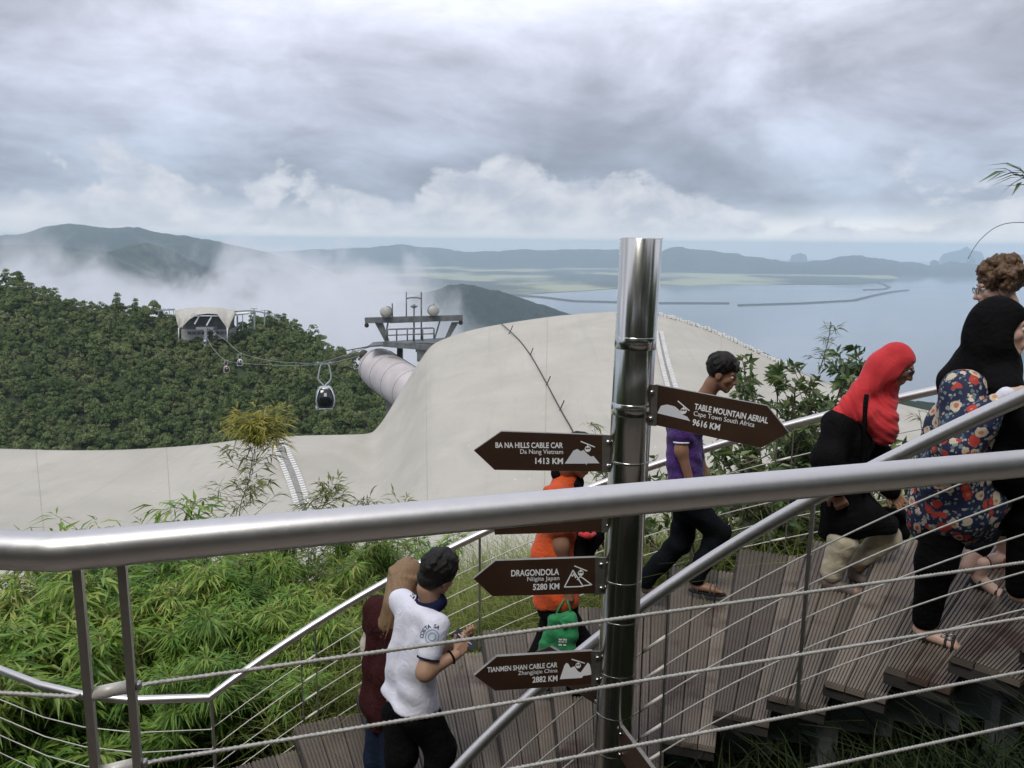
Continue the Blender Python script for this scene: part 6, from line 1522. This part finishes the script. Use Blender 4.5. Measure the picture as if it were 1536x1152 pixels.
bc = J(621, 900, -.1); nb = vw(bc); exb = norm(np.cross((0, 0, 1), nb)); eyb = np.cross(nb, exb); rt_ = R_(-48); ex2 = exb * math.cos(rt_) + eyb * math.sin(rt_); ey2 = np.cross(nb, ex2)
Vc = []; Fc_ = []
for row, (y0, hh, cells) in enumerate(((4.5, 2.0, 7), (0., 4.0, 4))):
    for k in range(cells):
        x0 = -9 + k * 18 / cells; w_ = 18 / cells * .66; o_ = len(Vc); Vc += [((x0) * pxm, y0 * pxm), ((x0 + w_) * pxm, y0 * pxm), ((x0 + w_) * pxm, (y0 + hh) * pxm), (x0 * pxm, (y0 + hh) * pxm)]; Fc_.append((o_, o_ + 1, o_ + 2, o_ + 3))
lay(Vc, Fc_, bc, ex2, ey2, nb, M_print, 'small_print')
ph = empty('phone', tuple(J(694, 962, -.02))); tag(ph, 'dark phone held by the man in the white polo', 'phone'); pa, pb = J(687, 952, -.02), J(707, 968, -.06); dd_ = norm(pb - pa); nn_ = norm(np.cross(dd_, (.3, .8, .2)))
MB().box((pa + pb) / 2, .145, .075, .009, (dd_, norm(np.cross(nn_, dd_)), nn_)).build('case', M_blk, ph, ph.location)
MB().box((pa + pb) / 2 + nn_ * .005, .128, .066, .002, (dd_, norm(np.cross(nn_, dd_)), nn_)).build('screen', M_lens, ph, ph.location); MB().tube([pa + nn_ * .006, pb + nn_ * .006], .0035, 6).build('bright_edge', M_white, ph, ph.location)

# ---------------------------------------------------------------- long-haired woman
P = Person('woman with long brown hair in a maroon top and dark jeans beside the white polo', 4.62, py(575, 1195, 4.55)); J = P.J
fw = norm((.75, .66, 0)); lat = norm(np.cross(fw, (0, 0, 1)))
ch, wa, hi = J(590, 935), J(580, 1000), J(580, 1055); shR, shL = J(602, 915, -.05) + lat * .09, J(574, 918, .06) - lat * .09
hd = Head(J(612, 868, .05), norm((.75, .6, -.3)), norm((.1, 0, 1)), .98); neck = J(602, 905)
hR, hL = J(592, 1075, -.06), J(575, 1075, .05); kR, aR = J(590, 1135, -.03), J(580, 1200, -.03); kL, aL = J(565, 1135, .05), J(556, 1200, .05)
elL, wrL = J(553, 965, .1), J(556, 1015, .05); elR, wrR = J(620, 975, .0), J(640, 1000, .1)
P.body([(torso(ch, wa, hi, lat, .095, .088, .105) + [('c', ch, neck, .075, .052)] + limb(shL, elL, wrL, .042, .036, .026) + limb(shR, elR, wrR, .042, .036, .026) + limb(hR, kR, aR, .085, .056, .04) + limb(hL, kL, aL, .085, .056, .04), .045, .012), (hd.skin(neck), .016, .006), (hand(wrL, (0, 0, -1), (-.6, -.6, 0), 1, .5), .01, .005), (hand(wrR, (.6, .4, -.3), (0, -1, 0), -1, .5), .01, .006)], M_skin_m)
hd.face_parts(P, M_eye, M_iris, M_hblack)
lr_ = np.random.default_rng(77); LOCKS = []
for i in range(34):
    a = lr_.uniform(-1.9, 1.9) + math.pi; w0 = hd.p(math.sin(a) * .09, math.cos(a) * .105 - .02, .035); f_ = (a - math.pi) / 1.9
    mid_ = J(597 - f_ * 9 + lr_.uniform(-3, 3), 905 + lr_.uniform(-4, 4), -.06 - .12 * (1 - abs(f_))); end_ = J(582 - f_ * 12 + lr_.uniform(-6, 6), 945 + lr_.uniform(-18, 14), -.05 - .12 * (1 - abs(f_))); rr_ = lr_.uniform(.009, .015)
    LOCKS += [('c', hd.p(0, -.03, .128), w0, rr_ * .7, rr_), ('c', w0, mid_, rr_, rr_), ('c', mid_, end_, rr_, .004)]
P.part('long_hair', M_hbrown, [hd.e(0, -.018, .03, .092, .108, .104), ('c', hd.p(0, -.05, 0), J(596, 905, -.10), .088, .085), ('c', J(596, 905, -.10), J(582, 935, -.10), .085, .06), ('c', J(586, 930, -.10), J(575, 958, -.08), .05, .022), ('c', J(592, 925, -.1), J(588, 955, -.1), .045, .02), ('cut', hd.p(0, .075, .05), norm(hd.f * .9 - hd.u * .5), .015)] + LOCKS, .012, .006)
P.part('maroon_top', M_maroon, torso(ch, wa, hi, lat, .112, .108, .125, .08, .07, .07) + [('c', shR, shR * .5 + elR * .5, .062, .06), ('c', shL, shL * .5 + elL * .5, .062, .058), ('c', shR, shL, .066, .066), ('c', ch, neck, .085, .058), ('c', hi, J(582, 1085), .12, .115), ('cut', J(580, 1090), (0, 0, -1), .008)], .045, .0105, folds(34, .004, vert, 20))
P.part('cream_sleeve', M_cream, [('c', shL * .5 + elL * .5, elL, .050, .046), ('c', elL, wrL, .046, .042), ('c', wrL, J(558, 1030, .03), .04, .02)], .03, .009, folds(50, .004, vert, 21))
P.part('jeans', M_jean, limb(hR, kR, aR, .105, .076, .058) + limb(hL, kL, aL, .105, .076, .058) + [('c', hi + lat * .05, hi - lat * .05, .115, .115)], .04, .011, folds(40, .004, vert, 22))
for a_ in (aR, aL): P.part('shoe', M_sole, shoe(a_ - (0, 0, .095) - fw * .05, fw, L_=.24), .02, .009)

# ---------------------------------------------------------------- man in orange
P = Person('man in an orange shirt with black side panel behind the arrow boards', 4.78, py(840, 1020, 4.75)); J = P.J
fw = norm((.97, -.15, -.0)); lat = norm(np.cross(fw, (0, 0, 1)))
ch, wa, hi = J(845, 760), J(832, 825), J(835, 885); shN, shF = J(838, 735) + lat * .15, J(846, 732) - lat * .16
elN, wrN = J(842, 818, -.2), J(850, 880, -.20); elF, wrF = J(890, 800, .1), J(902, 800, -.05)
hN, hF = J(832, 910, -.08), J(842, 910, .09); kN, aN = J(868, 968, -.08), J(866, 1030, -.08); kF, aF = J(818, 975, .1), J(786, 1012, .12)
hd = Head(J(868, 684, -.04), norm((.90, -.15, -.42)), norm((.38, 0, .92)), 1.0); neck = J(852, 715)
P.body([(torso(ch, wa, hi, lat, .10, .10, .11) + [('c', ch, neck, .085, .06)] + limb(shN, elN, wrN, .05, .042, .029) + limb(shF, elF, wrF, .05, .042, .029) + limb(hN, kN, aN, .09, .062, .042) + limb(hF, kF, aF, .09, .062, .042), .045, .0115), (hd.skin(neck), .016, .005), (hand(wrN, J(850, 912, -.2) - wrN, (-.3, -1, .1), 1, 1.15), .010, .0042), (hand(wrF, (.4, -.3, -.6), (.2, 1, .1), -1, .7), .010, .005)], M_skin_b)
hd.face_parts(P, M_eye, M_iris, M_hblack); P.part('hair', M_hblack, hd.hair() + hd.strands(40, 25, (1.2, 1.8), .008, 1.02, .6), .01, .006)
P.part('orange_shirt', M_orangec, torso(ch, wa, hi, lat, .122, .128, .135, .09, .08, .075) + [('c', shN, shN * .4 + elN * .6, .074, .074), ('c', shF, shF * .4 + elF * .6, .072, .07), ('c', shN, shF, .078, .078), ('c', ch, neck, .09, .068), ('cut', hi + (0, 0, -.06), (0, 0, -1), .01)], .045, .0095, folds(36, .005, [(.5, .2, .9), (.9, .3, .5)], 26))
P.part('collar', M_blackc, [('c', neck - fw * .05 + (0, 0, .02), neck + fw * .05 + (0, 0, -.035), .058, .052), ('c', neck + fw * .05 + (0, 0, -.03) + lat * .05, ch + fw * .12 + lat * .06 + (0, 0, .05), .02, .02)], .03, .008)
P.part('front_panel', M_blackc, [('c', ch + fw * .07 + (0, 0, -.04), J(884, 800, -.1), .10, .09), ('c', J(884, 790, -.1), J(872, 840, -.1), .09, .07)], .04, .0095, folds(40, .004, vert, 27))
P.part('trousers', M_blackc, limb(hN, kN, aN, .118, .09, .075) + limb(hF, kF, aF, .115, .088, .072) + [('c', hi + lat * .06, hi - lat * .06, .125, .125)], .04, .0105, folds(34, .004, vert, 28))
for a_ in (aN, aF): P.part('shoe', M_sole, shoe(a_ - (0, 0, .095) - fw * .05, fw, L_=.26), .02, .008)
m = MB(); m.ball(J(880, 803, -.25), (.03, .02, .02), 8, 6); m.tube([J(868, 800, -.22), J(884, 806, -.24), J(892, 800, -.2)], .014, 6); m.build('red_badge', M_redc, P.root, P.o)
# the bag he carries
Jb = lambda u, v, d=0.: py(u, v, 4.55 + d)
bg_ = empty('carrier_bag', tuple(Jb(835, 975))); tag(bg_, 'green fabric carrier bag hanging from the hand of the man in orange', 'bag'); B0_ = np.array(bg_.location)
bp = [('c', Jb(832, 928), Jb(858, 926), .022, .022), ('c', Jb(822, 955), Jb(857, 952), .034, .034), ('c', Jb(816, 982), Jb(856, 982), .040, .038), ('c', Jb(832, 928), Jb(816, 982), .024, .04), ('c', Jb(858, 926), Jb(856, 982), .024, .038), ('c', Jb(845, 930), Jb(836, 978), .028, .045)]
V, Q = surface(bp, .05, .008, folds(60, .005, [(.8, .2, .6), (.3, .4, .9)], 30)); bago = link('bag_body', npmesh('bag_body', V - B0_, Q, True), M_greenb, bg_)
for a, b in ((831, 846), (858, 851)): MB().tube(smoothpath([Jb(a, 930), Jb((a + b) / 2, 912), Jb(b, 900, .02)], 4), .007, 6).build('handle', M_greenb, bg_, B0_)
MB().prism([Jb(835, 925, -.03), Jb(846, 942, -.055), Jb(860, 924, -.03), Jb(858, 921, -.02), Jb(834, 921, -.02)], (0, .01, 0)).build('flap', M_greenb, bg_, B0_)
bv = BVHTree.FromObject(bago, bpy.context.evaluated_depsgraph_get()); Vc = []; Fc_ = []; cb = Jb(844, 964, -.06); nb = vw(cb); exb = norm(np.cross((0, 0, 1), nb)); eyb = np.cross(nb, exb); pm_ = np.linalg.norm(cb) / FPX
for x0, y0, w_, h_ in ((-6, 3, 5, 2.4), (0, 3, 6, 2.4), (-6, 0, 3, 2), (-2, 0, 4, 2), (3, 0, 3, 2), (-6, -4, 5, 2), (1, -4, 4, 2)):
    o_ = len(Vc); Vc += [(x0 * pm_, y0 * pm_), ((x0 + w_) * pm_, y0 * pm_), ((x0 + w_) * pm_, (y0 + h_) * pm_), (x0 * pm_, (y0 + h_) * pm_)]; Fc_.append((o_, o_ + 1, o_ + 2, o_ + 3))
out_v = []
for v in Vc:
    q_ = cb + exb * v[0] + eyb * v[1] + nb * .2 - B0_; h_ = bv.ray_cast(Vector(q_), Vector(-nb)); out_v.append((np.array(h_[0]) if h_[0] is not None else q_ - nb * .2) + nb * .0025 + B0_)
MB().add(out_v, Fc_).build('white_print', M_let, bago, B0_)
# ------------------------------------------------------------------ air
def volbox(name, lo, hi, kind='stuff'):
    b = MB(); lo = np.array(lo, float); hi = np.array(hi, float); c = (lo + hi) / 2; d = hi - lo
    b.box((0, 0, 0), *d); o = b.build(name, None); o.location = c
    tag(o, kind=kind); return o
def haze_mat():
    m = bpy.data.materials.new('haze_air'); m.use_nodes = True; t = NT(m.node_tree); t.n.clear()
    o = t.node('ShaderNodeOutputMaterial'); p = t.node('ShaderNodeVolumePrincipled'); t.l.new(p.outputs[0], o.inputs['Volume'])
    p.inputs['Color'].default_value = (.70, .86, 1.0, 1); p.inputs['Density'].default_value = 4.4e-5; p.inputs['Anisotropy'].default_value = 0.1
    return m
hz_ = volbox('haze', (-51000, -51000, SEA - 1), (51000, 51000, 245)); hz_.data.materials.append(haze_mat())
def mist_mat(lo, hi, dens):
    m = bpy.data.materials.new('valley_mist'); m.use_nodes = True; t = NT(m.node_tree); t.n.clear()
    o = t.node('ShaderNodeOutputMaterial'); p = t.node('ShaderNodeVolumePrincipled'); t.l.new(p.outputs[0], o.inputs['Volume'])
    p.inputs['Color'].default_value = (.97, .98, 1, 1); p.inputs['Anisotropy'].default_value = 0.2
    g = t.node('ShaderNodeTexCoord').outputs['Generated']; ob = t.node('ShaderNodeTexCoord').outputs['Object']
    gx_, gy_, gz_ = t.sep(g)
    n = t.noise(ob, .0056, 8, .64, .5)
    # the bank thins upwards and towards its ends
    thr = t.math('ADD', t.math('MULTIPLY', t.math('POWER', gz_, 1.2), .45), .205)
    ends = t.math('MULTIPLY', t.smooth(gx_, 0, .16), t.math('SUBTRACT', 1.0, t.smooth(gx_, .68, .98)))
    thr = t.math('ADD', thr, t.math('MULTIPLY', t.math('SUBTRACT', 1.0, ends), .35))
    d = t.smooth(t.math('SUBTRACT', n, thr), 0.0, .10)
    t.l.new(t.math('MULTIPLY', d, dens), p.inputs['Density'])
    return m
lo, hi = (-1180, 1200, -420), (150, 1950, 70)
mist = volbox('valley_mist', lo, hi)
try: mist.data.materials.append(mist_mat(lo, hi, .0068))
except Exception as e:
    print('mist', e)
tag(mist, 'bank of white mist drifting through the valley behind the forested ridge', 'mist')
